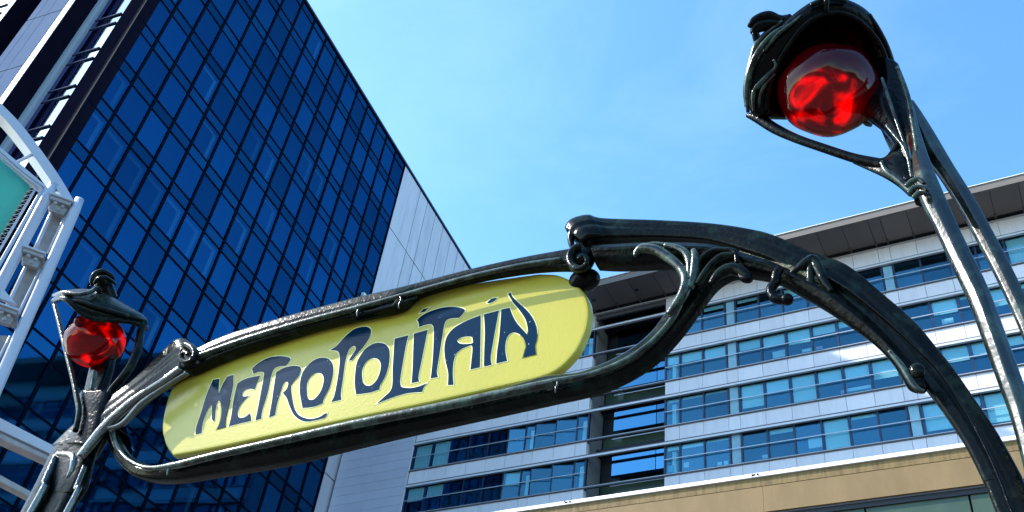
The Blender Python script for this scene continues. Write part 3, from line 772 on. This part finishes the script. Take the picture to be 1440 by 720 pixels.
LET = [
 ('letter_m', [cv(z1, [(78, 675, 1), (84, 620), (120, 510), (160, 380), (205, 278, 1), (250, 272, 1), (246, 330), (244, 382, 1), (275, 310), (308, 255, 1), (352, 243, 1), (348, 330), (322, 450), (296, 560), (292, 620, 1), (232, 636, 1), (254, 590), (266, 510), (256, 440), (242, 434), (226, 480), (218, 560), (207, 577), (196, 560), (196, 500), (192, 462), (160, 510), (130, 590), (122, 664, 1)])]),
 ('letter_e', [cv(z1, [(318, 615, 1), (336, 540), (354, 420), (380, 306, 1), (440, 272), (545, 248, 1), (524, 300), (504, 348, 1), (470, 344), (430, 356), (418, 380), (424, 398), (462, 396, 1), (428, 430), (398, 470), (383, 520), (392, 550), (430, 550), (472, 520, 1), (478, 548), (480, 576, 1), (400, 594)])]),
 ('letter_t', [cv(z1, [(484, 202, 1), (530, 160), (600, 122), (680, 108), (740, 114), (764, 128), (750, 155), (728, 178, 1), (680, 182), (648, 198), (628, 240), (600, 370), (560, 500), (554, 558, 1), (510, 572, 1), (530, 480), (552, 360), (574, 240), (560, 222), (530, 222), (497, 236, 1), (492, 216)])]),
 ('letter_r', [cv(z2, [(38, 660, 1), (56, 560), (70, 460), (84, 376, 1), (130, 350), (190, 336), (232, 342), (240, 362), (226, 400), (186, 446), (178, 480), (188, 560), (206, 620), (240, 656), (300, 672), (360, 658), (388, 640), (406, 634, 1), (398, 655), (380, 668, 1), (330, 680), (280, 688), (236, 678), (196, 646), (168, 590), (150, 540), (124, 506, 1), (148, 484), (160, 450), (150, 436), (130, 448), (112, 500), (90, 570), (76, 648, 1)])]),
 ('letter_o', [cv(z2, [(250, 602, 1), (242, 560), (232, 490), (240, 410), (268, 350), (330, 296), (390, 285), (430, 305), (444, 350), (438, 410), (418, 480), (386, 540), (378, 572, 1), (320, 594)]),
               cv(z2, [(278, 500), (278, 450), (300, 405), (335, 382), (368, 384), (384, 410), (380, 455), (360, 505), (325, 545), (295, 550), (281, 530)])]),
 ('letter_p', [cv(z2, [(426, 236, 1), (470, 205), (530, 140), (590, 98), (650, 88), (680, 104), (680, 140), (650, 195), (600, 255), (562, 300, 1), (542, 302, 1), (562, 270), (586, 235), (584, 213), (566, 212), (540, 240), (520, 310), (505, 420), (492, 510), (496, 550, 1), (432, 564, 1), (452, 520), (470, 430), (484, 330), (484, 262), (465, 240)])]),
 ('letter_o', [cv(z3, [(4, 606, 1), (-4, 540), (0, 460), (14, 392), (60, 322), (120, 284), (175, 284), (208, 310), (216, 360), (208, 430), (184, 500), (156, 548), (152, 574, 1), (90, 594)]),
               cv(z3, [(42, 500), (42, 450), (66, 402), (104, 378), (140, 382), (160, 412), (156, 460), (134, 515), (100, 548), (68, 550), (48, 530)])]),
 ('letter_l', [cv(z3, [(138, 662, 1), (190, 615), (220, 585), (234, 540), (236, 440), (248, 254, 1), (335, 232, 1), (318, 300), (300, 400), (284, 500), (284, 545), (300, 562), (350, 566), (400, 556), (450, 536, 1), (432, 560), (420, 590, 1), (330, 598), (250, 620)])]),
 ('letter_i', [cv(z3, [(355, 534, 1), (362, 440), (366, 320), (370, 222, 1), (456, 198, 1), (436, 300), (416, 400), (398, 490), (402, 524, 1)])]),
 ('letter_t', [cv(z3, [(390, 136, 1), (420, 108), (480, 78), (560, 56), (640, 54), (690, 70), (680, 95), (654, 122, 1), (600, 126), (568, 148), (552, 220), (530, 360), (514, 460), (522, 496, 1), (476, 504, 1), (484, 440), (492, 340), (496, 200), (484, 165), (450, 164), (402, 180, 1), (400, 155)])]),
 ('letter_a', [cv(z4, [(90, 636, 1), (92, 560), (74, 480), (68, 400), (84, 330), (130, 275), (210, 230), (297, 196, 1), (296, 300), (294, 420), (292, 524, 1), (232, 538, 1), (238, 490), (244, 392), (200, 398), (160, 420), (132, 460), (120, 540), (124, 636, 1)]),
               cv(z4, [(148, 358), (166, 340), (200, 330), (240, 332), (247, 350), (245, 372), (200, 378), (165, 374)])]),
 ('letter_i', [cv(z4, [(318, 520, 1), (320, 420), (324, 300), (318, 190, 1), (412, 166, 1), (396, 250), (376, 360), (360, 460), (366, 508, 1)])]),
 ('letter_n', [cv(z4, [(396, 500, 1), (402, 420), (416, 320), (428, 160, 1), (480, 148, 1), (500, 200), (530, 250), (584, 310), (592, 330, 1), (596, 285), (580, 220), (540, 160), (500, 110), (470, 60, 1), (488, 52, 1), (500, 80), (540, 120), (590, 165), (630, 220), (652, 280), (652, 340), (640, 390), (646, 442, 1), (566, 462, 1), (578, 420), (584, 390), (570, 345), (540, 314), (505, 304), (474, 320), (456, 360), (452, 420), (464, 484, 1)])]),
]
DOTS = [cv(z3, [(408, 90, 1), (430, 66, 1), (464, 58, 1), (438, 84, 1)]), cv(z4, [(338, 114, 1), (370, 90), (402, 86, 1), (384, 104), (350, 120)])]
for nm, loops in LET:
    ls = [smooth_loop(l, 5) for l in loops]
    o = curve_piece(nm, ls, M['lblue'], PNL, YP - .0010, .0028)
    curve_piece('outline', ls, M['edge'], o, YP - .0003, .0018, offset=.0042)
for d in DOTS:
    o = curve_piece('letter_dot', [smooth_loop(d, 3)], M['lblue'], PNL, YP - .0010, .0028)
    curve_piece('outline', [smooth_loop(d, 3)], M['edge'], o, YP - .0003, .0018, offset=.0045)

def stem_prof(n=44, fa=118, half=22, f=.965):
    out = []
    for i in range(n):
        a = 360 * i / n; d = (a - fa + 180) % 360 - 180; r = .97
        if abs(d) < half: r = f * .97 / max(.1, math.cos(math.radians(d))) * 1.0; r = min(r, 1.0)
        d2 = (a - 28 + 180) % 360 - 180; r += .10 * math.exp(-d2 * d2 * .02)
        d3 = (a - 165 + 180) % 360 - 180; r += .05 * math.exp(-d3 * d3 * .02)
        out.append((r * math.cos(math.radians(a)), r * math.sin(math.radians(a))))
    return out
SP = stem_prof()
RP = ridge_prof()
RP2 = ridge_prof(44, ((40, .2), (90, -.12), (140, .2), (250, .1), (300, .08)), .006)
# top rail (upper edge | lower edge)
strip('top_rail', [(268, 486, 262, 530), (280, 494, 276, 526), (310, 481, 306, 513), (345, 468, 345, 498), (428, 443, 428, 471), (507, 422, 491, 455), (560, 410, 560, 440), (592, 400, 592, 419), (664, 381, 664, 399), (737, 365, 737, 386), (795, 355, 790, 382), (815, 352, 815, 384)],
      M['iron'], sign, .75, -.012, RP2)
strip('top_rail_bead', [(275, 500, 277, 507, -.06), (345, 475, 346, 481, -.06), (428, 450, 429, 456, -.06), (500, 431, 501, 437, -.06), (592, 406, 593, 411, -.055), (664, 386, 665, 391, -.055), (737, 370, 738, 375, -.055), (790, 362, 790, 367, -.055)], M['iron2'], sign, 1)
# bottom rail, from the left U bend to the lower arm and its trunk
strip('bottom_rail', [(152, 590, 178, 612), (150, 604, 168, 604), (152, 620, 168, 612), (158, 638, 176, 628), (172, 658, 188, 642), (195, 674, 205, 651), (235, 680, 228, 654), (300, 671, 290, 641), (400, 654, 395, 617), (480, 635, 478, 597), (577, 612, 573, 577), (700, 585, 695, 549), (776, 568, 768, 529), (837, 554, 812, 525), (880, 537, 850, 512), (920, 512, 884, 494), (950, 483, 912, 472), (972, 455, 935, 443), (992, 427, 955, 416), (1012, 402, 966, 388), (1040, 384, 985, 372)],
      M['iron'], sign, .7, 0, RP)
strip('bottom_rail_bead', [(157, 606, 161, 604, -.05), (158, 620, 163, 617, -.05), (166, 636, 170, 632, -.05), (180, 650, 183, 645, -.055), (205, 660, 207, 655, -.06), (245, 659, 244, 651, -.08), (300, 646, 299, 637, -.085), (400, 624, 399, 614, -.085), (500, 602, 499, 591, -.085), (600, 582, 598, 571, -.085), (700, 561, 698, 550, -.085), (775, 544, 772, 534, -.085), (830, 530, 827, 524, -.075), (880, 511, 876, 505, -.07), (920, 482, 915, 478, -.06), (950, 448, 944, 444, -.06), (966, 412, 960, 409, -.055), (968, 385, 962, 384, -.05)], M['iron2'], sign, .9, n=6)
# flat blue piece added inside the left bend to stand for a reflection
strip('bend_reflection', [(160, 580, 183, 578, .05), (163, 604, 178, 600, .05), (170, 625, 184, 618, .05), (182, 640, 190, 634, .05)], M['tspan'], sign, .15, .05)
# left arm from the post up to the scroll
strip('left_arm', [(82, 633, 135, 640), (108, 606, 158, 606), (145, 574, 184, 586), (182, 546, 213, 560), (215, 518, 243, 541), (240, 495, 262, 531), (258, 482, 282, 524), (272, 481, 288, 512)], M['iron'], sign, .5, -.01, RP2, taper=(0, .06))
strip('left_arm_bead', [(110, 640, 116, 645, -.10), (140, 602, 148, 606, -.09), (165, 578, 172, 583, -.085), (190, 558, 197, 562, -.08), (225, 535, 230, 541, -.075), (252, 516, 257, 521, -.07)], M['wet'], sign, .8)
strip('left_arm_bead', [(148, 600, 152, 606, -.08), (170, 594, 174, 598, -.07), (196, 566, 200, 570, -.07), (228, 543, 232, 547, -.06), (262, 522, 266, 526, -.05)], M['wet'], sign, .8)
# left scroll
def scroll(cx, cy, r, off, parent, turn=1):
    ball('scroll_boss', P2(cx, cy, off), r * 4.0 / FPX, M['iron'], parent, 14, (1, .8, 1))
    pts = []
    for i in range(20):
        a = i / 19 * 2.3 * math.pi * turn + 1.6; rr = r * (.98 - i / 19 * .82)
        pts.append((cx + rr * math.cos(a), cy - rr * math.sin(a), r * .36 * (1 - i / 34), -.045 - .035 * (i / 19)))
    ptube('scroll_volute', pts, M['iron'], parent, off=off, n=3)
scroll(262, 500, 15, -.03, sign, -1)
scroll(817, 366, 19, -.05, sign, 1)
ball('scroll_shadow_lobe', P2(822, 394, .03), .058, M['ironb'], sign, 14, (1.1, .8, .8))
# arch: upper tube with horn, then the wide leg down to the ground
arch = [(797, 330, 826, 352, -.03), (808, 317, 838, 346, -.03), (832, 310, 852, 345, -.02), (852, 314, 872, 344), (927, 314, 930, 341), (1002, 318, 998, 345), (1059, 327, 1050, 361), (1096, 337, 1082, 373), (1148, 360, 1126, 394), (1196, 378, 1166, 418), (1244, 416, 1210, 450), (1292, 458, 1252, 494), (1324, 496, 1282, 530), (1345, 522, 1304, 556), (1373, 562, 1331, 592), (1407, 612, 1357, 633), (1440, 670, 1380, 680)]
e1 = atY(1466, 722, YS); e2 = atY(1397, 722, YS)
ext = [(e1.x, e1.z, e2.x, e2.z, 0, .8), (.13, 2.2, -.06, 2.2, 0, .9), (.14, 1.2, -.06, 1.2, 0, .9), (.16, .3, -.08, .3, 0, 1), (.2, 0, -.12, 0, 0, 1)]
strip('arch_rib', arch, M['iron'], sign, .8, 0, RP2, ext=ext, taper=(.012, 0))
strip('arch_ridge', [(1130, 372, 1136, 381, -.06), (1180, 398, 1187, 408, -.065), (1230, 436, 1236, 445, -.07), (1280, 482, 1286, 490, -.07), (1320, 525, 1328, 531, -.07), (1355, 578, 1363, 582, -.07), (1382, 628, 1390, 632, -.07), (1405, 680, 1413, 683, -.07), (1418, 715, 1426, 718, -.07)], M['ironb'], sign, 1, ext=[(-.05, 2.5, -.035, 2.5, -.08, 1), (-.02, 1.2, -.0, 1.2, -.09, 1), (-.02, 0.01, 0, 0.01, -.09, 1)])
ptube('horn_tip', [(806, 352, 3), (803, 338, 5), (807, 325, 7), (818, 318, 7), (834, 315, 4)], M['iron'], sign, off=-.065)
ball('horn_bead', P2(832, 309, -.02), .011, M['iron2'], sign, 8)
# lower tube of the arch, ends in a bulb
strip('arch_lower_tube', [(838, 347, 840, 377), (870, 345, 872, 378), (927, 343, 935, 376), (1000, 345, 1002, 376), (1052, 358, 1046, 388), (1090, 370, 1090, 397), (1136, 388, 1124, 415), (1176, 410, 1160, 436), (1214, 440, 1196, 460), (1246, 470, 1226, 482), (1270, 496, 1250, 506), (1294, 520, 1266, 530), (1304, 540, 1276, 546), (1303, 552, 1292, 554)],
      M['ironb'], sign, .9, -.045, RP, taper=(0, .05))
ptube('arch_bulb_bead', [(1250, 494, 3), (1266, 512, 4.5), (1280, 534, 5), (1290, 547, 4.5), (1300, 551, 3)], M['iron2'], sign, off=-.12)
ball('arch_bulb', P2(1290, 522, -.12), .021, M['iron'], sign, 10, (1, .8, 1.2))
# rust crust lying in the groove
strip('rust_crust', [(1040, 353, 1042, 357, -.03), (1085, 368, 1088, 376, -.05), (1110, 374, 1113, 386, -.055), (1140, 385, 1140, 396, -.06), (1162, 396, 1160, 404, -.06)], M['crust'], sign, 1, wob=.15)
# knuckles and leaf folds
for pts in ([(1112, 384, 3), (1124, 378, 7), (1136, 370, 9), (1144, 366, 8), (1151, 378, 8), (1160, 396, 7), (1170, 410, 4)],
            [(1146, 364, 3), (1141, 374, 6), (1140, 392, 6), (1142, 402, 3)]):
    ptube('leaf_knuckle', pts, M['iron'], sign, off=-.07)
# branching bracket over the trunk
for pts in ([(893, 357, 4), (903, 350, 7.5), (922, 352, 8), (940, 362, 7.5), (955, 375, 7), (965, 392, 8), (960, 415, 8), (940, 443, 5)],
            [(893, 360, 3), (897, 350, 3), (917, 343, 3), (935, 344, 3)],
            [(935, 345, 4), (950, 348, 5), (964, 356, 6), (970, 372, 6), (970, 395, 7)],
            [(975, 352, 4), (978, 365, 7), (976, 385, 7), (970, 405, 6)],
            [(1034, 358, 4), (1016, 360, 5), (1002, 370, 5), (990, 385, 5), (980, 400, 4)],
            [(1036, 370, 3), (1035, 358, 4), (1028, 352, 4), (1005, 352, 4), (990, 360, 4), (980, 372, 4)],
            [(1000, 400, 5), (1012, 385, 8), (1030, 378, 9), (1048, 386, 8), (1052, 394, 6)]):
    ptube('bracket_branch', pts, M['iron2'] if pts[0][0] < 1000 else M['iron'], sign, off=-.10)
ptube('bracket_knob', [(1040, 388, 5), (1050, 392, 7), (1057, 392, 5)], M['ironb'], sign, off=-.1)
ptube('hook', [(1097, 378, 6), (1092, 386, 7), (1090, 397, 7), (1084, 407, 7), (1088, 418, 7.5), (1098, 421, 7.5), (1107, 421, 7)], M['ironb'], sign, off=-.1)
ball('hook_knuckle', P2(1107, 421, -.1), .02, M['ironb'], sign, 10)
# ornament knots on the rails
for (x, y, o_, a) in ((503, 436, -.045, -15), (562, 425, -.045, -13), (782, 543, -.075, -14), (237, 659, -.06, -8)):
    ca, sa = math.cos(R(a)), math.sin(R(a))
    def kp(lst): return [(x + u * ca - v * sa, y + u * sa + v * ca, r) for u, v, r in lst]
    ptube('leaf_knot', kp([(-13, 3, 1), (-7, 1, 3), (0, -3, 5), (6, -6, 3), (9, -9, 1.2)]), M['iron2'], sign, off=o_, n=5)
    ptube('leaf_knot', kp([(-4, 5, 1.2), (1, 1, 3.2), (8, 2, 3.6), (16, 0, 2.4), (26, -1, 1)]), M['iron'], sign, off=o_, n=5)
    ptube('leaf_vein', kp([(-3, 9, 1), (-1, 3, 1.8), (3, -3, 1.6), (2, -8, .8)]), M['iron2'], sign, off=o_ - .018, n=5, seg=8)
ball('rail_rivet', P2(446, 605, -.07), .008, M['iron2'], sign, 8)

# ------------------------------------------------------------------ lamp posts
def loft(name, rings, m, parent, thick=.008, cap=True, sub=1):
    """rings: lists of equal length of world points (closed loops)"""
    n = len(rings[0]); vs = [p for r in rings for p in r]; fs = []
    for r in range(len(rings) - 1):
        for i in range(n): fs.append((r * n + i, r * n + (i + 1) % n, (r + 1) * n + (i + 1) % n, (r + 1) * n + i))
    if cap:
        c = sum(rings[-1], Vector()) / n; vs.append(c); k = len(vs) - 1; L = (len(rings) - 1) * n
        for i in range(n): fs.append((L + i, L + (i + 1) % n, k))
    return mesh_obj(name, vs, fs, m, parent, solid=thick, sub=sub)
def ring(pts, D, n=48):
    """closed pixel loop with depth offsets -> n world points"""
    k = len(pts); q = []
    for i in range(n):
        u = i / n * k; a = int(u); t = u - a
        p0, p1, p2, p3 = pts[(a - 1) % k], pts[a % k], pts[(a + 1) % k], pts[(a + 2) % k]
        x, y, d = (.5 * (2 * B_ + (C_ - A_) * t + (2 * A_ - 5 * B_ + 4 * C_ - D_) * t * t + (-A_ + 3 * B_ - 3 * C_ + D_) * t ** 3) for A_, B_, C_, D_ in zip(p0, p1, p2, p3))
        q.append(atD(x, y, D + d))
    return q
CB = W.copy()   # camera basis, used only to orient the bulb shapes
# ---- right lamp
lr = empty('lamp_post', (.05, YS, 0)); tag(lr, 'large near lamp post with twin iron stems and red glass globe, at upper right', 'lamp post', 'iron lamp posts of the metro entrance')
def fixp(o, root):
    return o
D = 3.62
rim = [(1079, 156, -.02), (1082, 120, -.02), (1100, 78, -.03), (1131, 36, -.05), (1167, 18, -.06), (1203, 26, -.05), (1227, 52, -.02), (1237, 88, .0), (1234, 122, .02), (1208, 150, .04), (1160, 160, .05), (1106, 162, .02)]
r1 = [(1053, 163, .0), (1044, 124, .0), (1052, 84, -.01), (1106, 22, -.03), (1160, -10, -.05), (1216, 6, -.04), (1247, 48, .0), (1266, 96, .02), (1270, 138, .05), (1234, 162, .08), (1170, 168, .1), (1092, 170, .06)]
r2 = [(1060, 150, .08), (1052, 118, .08), (1066, 80, .08), (1112, 30, .07), (1160, 2, .06), (1208, 16, .07), (1236, 52, .1), (1252, 96, .12), (1252, 132, .14), (1222, 154, .16), (1168, 158, .17), (1096, 158, .14)]
r3 = [(1100, 120, .2), (1098, 100, .2), (1106, 80, .2), (1130, 56, .19), (1160, 46, .19), (1190, 52, .2), (1206, 70, .21), (1214, 95, .22), (1212, 115, .23), (1196, 130, .24), (1165, 136, .24), (1125, 132, .22)]
loft('hood', [ring(r, D) for r in (rim, r1, r2, r3)], M['ironb'], lr, .010)
# rolled rim
rr_ = ring(rim, D); tube3('hood_rim', [(*p, .011) for p in rr_ + [rr_[0]]], M['ironb'], lr, 8, 1)
# folds on the left of the hood, and top-left leaf
for pts in ([(1052, 158, 2.5, -.03), (1050, 120, 4, -.03), (1062, 80, 4, -.04), (1085, 50, 4, -.05), (1110, 34, 2, -.06)],
            [(1060, 158, 2, -.05), (1060, 130, 3.5, -.05), (1076, 110, 4, -.06), (1090, 95, 2.5, -.06), (1088, 84, 1.5, -.06)],
            [(1067, 150, 1.5, -.05), (1072, 125, 2.5, -.06), (1090, 104, 2.5, -.06)],
            [(1075, 72, 2, -.05), (1092, 50, 3, -.06), (1110, 36, 2.5, -.07), (1127, 21, 1.2, -.07)],
            [(1050, 150, 3, .0), (1049, 122, 4, .0), (1058, 84, 5, .0), (1068, 58, 5, .0), (1100, 30, 5, 0)]):
    ptube('hood_fold', pts, M['iron2'], lr, D=D + .022)
for pts in ([(1053, 38, 3, 0), (1062, 28, 6, 0), (1080, 22, 7, 0), (1096, 28, 7, 0), (1108, 26, 6, .02)],
            [(1059, 48, 5, 0), (1066, 38, 9, 0), (1082, 34, 9, 0), (1098, 34, 7, 0)],
            [(1062, 46, 5, 0), (1066, 58, 6, 0), (1072, 66, 5, 0)],
            [(1084, 52, 5, 0), (1092, 42, 5, 0), (1104, 30, 5, 0), (1112, 22, 4, 0)]):
    ptube('crest_leaf', pts, M['ironb'], lr, D=D + .03)
for pts in ([(1140, 8, 3, -.08), (1165, -2, 4, -.09), (1190, 2, 3, -.08)], [(1163, 18, 3, -.08), (1162, 4, 4, -.1), (1164, -4, 3, -.1)],
            [(1222, 20, 3, -.04), (1244, 60, 4, -.03), (1258, 100, 3, -.02)], [(1215, 32, 2.5, -.05), (1236, 60, 3.5, -.05), (1248, 90, 3, -.04), (1250, 120, 2, -.02)]):
    ptube('hood_fold', pts, M['iron'], lr, D=D + .015)
# web joining the hood to the stems
mesh_pts = [(1229, 84, 1266, 92), (1228, 118, 1277, 128), (1208, 152, 1284, 165), (1240, 182, 1287, 200), (1262, 212, 1291, 230), (1276, 240, 1293, 256), (1282, 262, 1298, 268)]
strip('hood_web', [(*q, -.02, .5) for q in mesh_pts], M['ironb'], lr, .4, 0, RP)
for pts in ([(1262, 95, 3), (1276, 135, 4), (1285, 180, 3.5), (1291, 225, 3.5), (1293, 262, 4)], [(1240, 110, 2), (1250, 140, 2.5), (1262, 175, 2), (1275, 210, 2)], [(1246, 176, 2), (1262, 195, 2.6), (1270, 205, 3), (1278, 225, 3), (1284, 260, 3)]):
    ptube('web_vein', pts, M['iron2'], lr, off=-.10)
# cradle
ptube('cradle_arm', [(1051, 162, 3.5), (1066, 166, 7.5), (1090, 181, 7.5), (1120, 195, 6.5), (1160, 209, 6.5), (1200, 222, 7), (1236, 231, 9), (1262, 240, 11), (1282, 258, 12)], M['ironb'], lr, off=-.08)
ptube('cradle_arm', [(1262, 205, 5), (1254, 216, 4), (1246, 224, 4), (1234, 228, 4)], M['ironb'], lr, off=-.08)
ptube('cradle_arm', [(1240, 228, 3), (1246, 240, 4), (1262, 252, 5), (1284, 272, 6)], M['iron2'], lr, off=-.10)
strip('cradle_web', [(1196, 217, 1200, 230, -.06), (1225, 224, 1222, 240, -.07), (1246, 221, 1243, 250, -.08), (1264, 214, 1262, 262, -.08), (1284, 232, 1278, 276, -.08)], M['iron'], lr, .35)
ptube('cradle_root', [(1243, 172, 8, .05), (1252, 190, 9, .05), (1262, 210, 10, .04), (1276, 240, 12, .0), (1290, 268, 13, -.04)], M['iron2'], lr)
ptube('socket_collar', [(1280, 246, 9), (1287, 262, 13), (1295, 272, 12), (1300, 280, 14)], M['ironb'], lr, off=-.08)
for pts in ([(1274, 262, 3), (1282, 255, 4), (1292, 252, 3.5), (1300, 258, 3)], [(1278, 272, 3), (1286, 264, 4), (1298, 264, 3.5), (1304, 268, 3)], [(1284, 278, 3), (1292, 272, 4), (1302, 272, 3)]):
    ptube('collar_bead', pts, M['iron2'], lr, off=-.17)
ptube('finial', [(1206, 156, 2, .0), (1212, 160, 3, .0), (1218, 172, 4.5, 0), (1226, 176, 3, 0)], M['iron2'], lr, D=D - .05)
# globe
def pod(name, cx, cy, rx, ry, D, lobe, parent):
    r = D / FPX
    def fn(v):
        a = math.atan2(v.y, v.x)
        k = 1 + lobe[2] * max(0, math.cos(a - math.radians(lobe[0]))) ** lobe[1] * (1 - abs(v.z)) 
        k2 = 1 + .012 * math.sin(7 * a + 2 * v.z)
        return Vector((v.x * k * k2, v.y * k * k2, v.z))
    return ball(name, atD(cx, cy, D), r, M['red'], parent, 32, (rx, ry, (rx + ry) / 2 * .95), CB, fn)
pod('globe', 1166, 127, 67, 65, D - .03, (195, 4, .07), lr); ball('glow_core', atD(1160, 142, D - .03), .112, M['bulb'], lr, 16)
# stems
fe = [(.02, 2.0, -.07, 2.0, -.14, .9), (.04, 1.0, -.07, 1.0, -.14, .9), (.06, 0, -.09, 0, -.14, 1)]
strip('front_stem', [(1285, 146, 1268, 156, -.02), (1292, 176, 1272, 186, -.04), (1303, 210, 1280, 222, -.08), (1314, 240, 1286, 254, -.11), (1326, 268, 1293, 282), (1347, 316, 1317, 330), (1367, 358, 1341, 382), (1387, 398, 1363, 430), (1404, 440, 1382, 482), (1426, 500, 1403, 540), (1446, 556, 1421, 590), (1464, 620, 1437, 650), (1482, 690, 1450, 705)], M['stem'], lr, .9, -.12, SP, taper=(.04, 0))
re_ = [(.13, 2.6, .03, 2.6, .08, .9), (.16, 1.4, .04, 1.4, .08, .9), (.18, 0, .02, 0, .08, 1)]
strip('rear_stem', [(1283, 139, 1277, 143), (1296, 158, 1279, 164), (1310, 180, 1286, 192), (1322, 200, 1295, 218), (1342, 234, 1320, 250), (1369, 277, 1347, 293), (1396, 325, 1372, 338), (1421, 372, 1396, 384), (1446, 424, 1420, 434), (1472, 484, 1445, 494), (1498, 550, 1468, 560)], M['stem'], lr, .9, .06, SP, taper=(.03, 0))
for args in ():
    pass
# ---- left lamp
ll = empty('lamp_post', (-3.95, YS, 0)); tag(ll, 'small far lamp post with red globe under a flat leaf hood, at lower left', 'lamp post', 'iron lamp posts of the metro entrance')
D = 5.1
rim = [(76, 424, .0), (92, 420, -.18), (120, 444, -.22), (150, 450, -.22), (180, 452, -.2), (202, 458, -.1), (205, 462, .03), (190, 450, .18), (150, 436, .25), (120, 428, .25), (95, 420, .22), (80, 420, .1)]
r1 = [(72, 424, .0), (84, 412, -.14), (115, 424, -.2), (150, 434, -.2), (182, 440, -.18), (205, 446, -.08), (207, 452, .03), (190, 442, .18), (150, 430, .25), (120, 422, .25), (95, 412, .22), (78, 416, .1)]
r2 = [(80, 413, .0), (90, 410, -.08), (118, 414, -.12), (146, 420, -.12), (172, 430, -.1), (192, 438, -.05), (195, 440, .03), (178, 432, .1), (150, 422, .14), (122, 412, .14), (100, 408, .12), (86, 410, .06)]
r3 = [(112, 410, .0), (116, 409, -.03), (128, 409, -.05), (142, 410, -.05), (152, 414, -.04), (158, 418, -.02), (158, 418, .01), (152, 414, .04), (142, 410, .05), (130, 407, .05), (120, 407, .04), (114, 408, .02)]
loft('hood', [ring(r, D) for r in (rim, r1, r2, r3)], M['iron'], ll, .012)
rr_ = ring(rim, D); tube3('hood_rim', [(*p, .014) for p in rr_ + [rr_[0]]], M['iron'], ll, 8, 1)
ptube('hood_fold', [(76, 416, 3, -.02), (90, 412, 3.5, -.14), (112, 414, 3, -.2), (128, 410, 3, -.16), (136, 404, 3, -.1)], M['iron2'], ll, D=D)
ptube('hood_fold', [(82, 420, 2, -.1), (110, 424, 3, -.2), (150, 436, 3, -.22), (185, 446, 3, -.2), (203, 450, 2.5, -.1)], M['iron'], ll, D=D)
for pts in ([(152, 420, 13, 0), (149, 408, 12, 0), (146, 398, 11, 0), (144, 389, 9.5, 0), (142, 384, 6, 0)],
            [(131, 402, 3, -.08), (130, 394, 4, -.08), (134, 386, 4.5, -.06), (144, 382, 4, -.04), (156, 388, 3.5, -.02), (160, 394, 2, 0)],
            [(133, 398, 2.5, -.1), (138, 392, 3, -.12), (148, 390, 3, -.1), (158, 396, 2.5, -.04), (163, 400, 1.5, 0)],
            [(134, 402, 2, -.12), (140, 406, 2.4, -.14), (141, 412, 2, -.14), (136, 408, 1.6, -.14)]):
    ptube('crest_leaf', pts, M['iron'], ll, D=D)
pod('globe', 134, 480, 41, 37, D, (165, 3, .06), ll); ball('glow_core', atD(137, 483, D + .02), .115, M['bulb'], ll, 16)
ball('globe_neck', atD(112, 452, D - .1), .028, M['red'], ll, 12)
ptube('cradle_arm', [(76, 426, 3.2), (82, 448, 3.5), (92, 490, 3.5), (102, 530, 3.5), (108, 558, 4), (111, 580, 4), (106, 606, 4)], M['iron'], ll, off=-.1)
ptube('cradle_arm', [(203, 452, 5), (198, 466, 5.5), (194, 490, 6), (184, 514, 6), (170, 534, 6), (156, 550, 5), (146, 572, 4), (140, 600, 4)], M['iron'], ll, off=-.05)
ptube('cradle_web', [(118, 552, 5), (130, 556, 7), (146, 552, 5)], M['iron'], ll, off=-.06)
strip('rear_stem', [(138, 440, 168, 440), (134, 500, 163, 500), (128, 530, 154, 535), (120, 560, 142, 565), (108, 600, 134, 605), (94, 640, 124, 645)], M['ironb'], ll, .5, .04, RP2)
strip('cradle_cup', [(112, 555, 156, 553), (110, 566, 152, 566), (110, 579, 146, 580), (105, 600, 140, 602), (92, 625, 132, 629)], M['ironb'], ll, .22, -.06)
strip('stem_flute', [(132, 521, 136, 522), (130, 532, 134, 533), (127, 548, 131, 549)], M['iron2'], ll, .9, -.04)
# post
pl = atY(37, 720, YS); pr = atY(107, 720, YS)
strip('post', [(84, 628, 150, 610), (78, 638, 136, 640), (62, 672, 126, 680), (50, 696, 114, 700), (37, 720, 103, 720)], M['ironb'], ll, .35, -.03, RP2,
      ext=[(pl.x - .02, 2.0, pr.x - .02, 2.0, -.03, .4), (pl.x - .03, 1, pr.x - .03, 1, -.03, .6), (pl.x - .08, .25, pr.x, .25, -.03, 1), (pl.x - .12, 0, pr.x + .04, 0, -.03, 1)], taper=(.02, 0))
strip('post_bead', [(78, 640, 82, 644, -.08), (62, 676, 66, 680, -.1), (40, 722, 45, 726, -.1)], M['wet'], ll, 1, ext=[(pl.x + .0, 2, pl.x + .02, 2, -.12, 1)])
strip('post_bead', [(118, 654, 121, 656, -.12), (105, 686, 108, 688, -.13), (90, 722, 94, 724, -.13)], M['wet'], ll, 1, ext=[(pr.x - .08, 2, pr.x - .06, 2, -.14, 1)])
ptube('post_leaf', [(80, 638, 3), (100, 640, 4), (104, 648, 5), (100, 662, 3.5), (94, 672, 2)], M['wet'], ll, off=-.14)

# children built in world coordinates: keep them in place under a root that is not at the origin
for root in (sign, lr, ll):
    inv = Matrix.Translation(-root.location)
    seen = set()
    for c in [o for o in bpy.data.objects if o.parent == root]:
        c.location = inv @ c.location
# subtle irregularity of iron through displacement is in the bump of its material
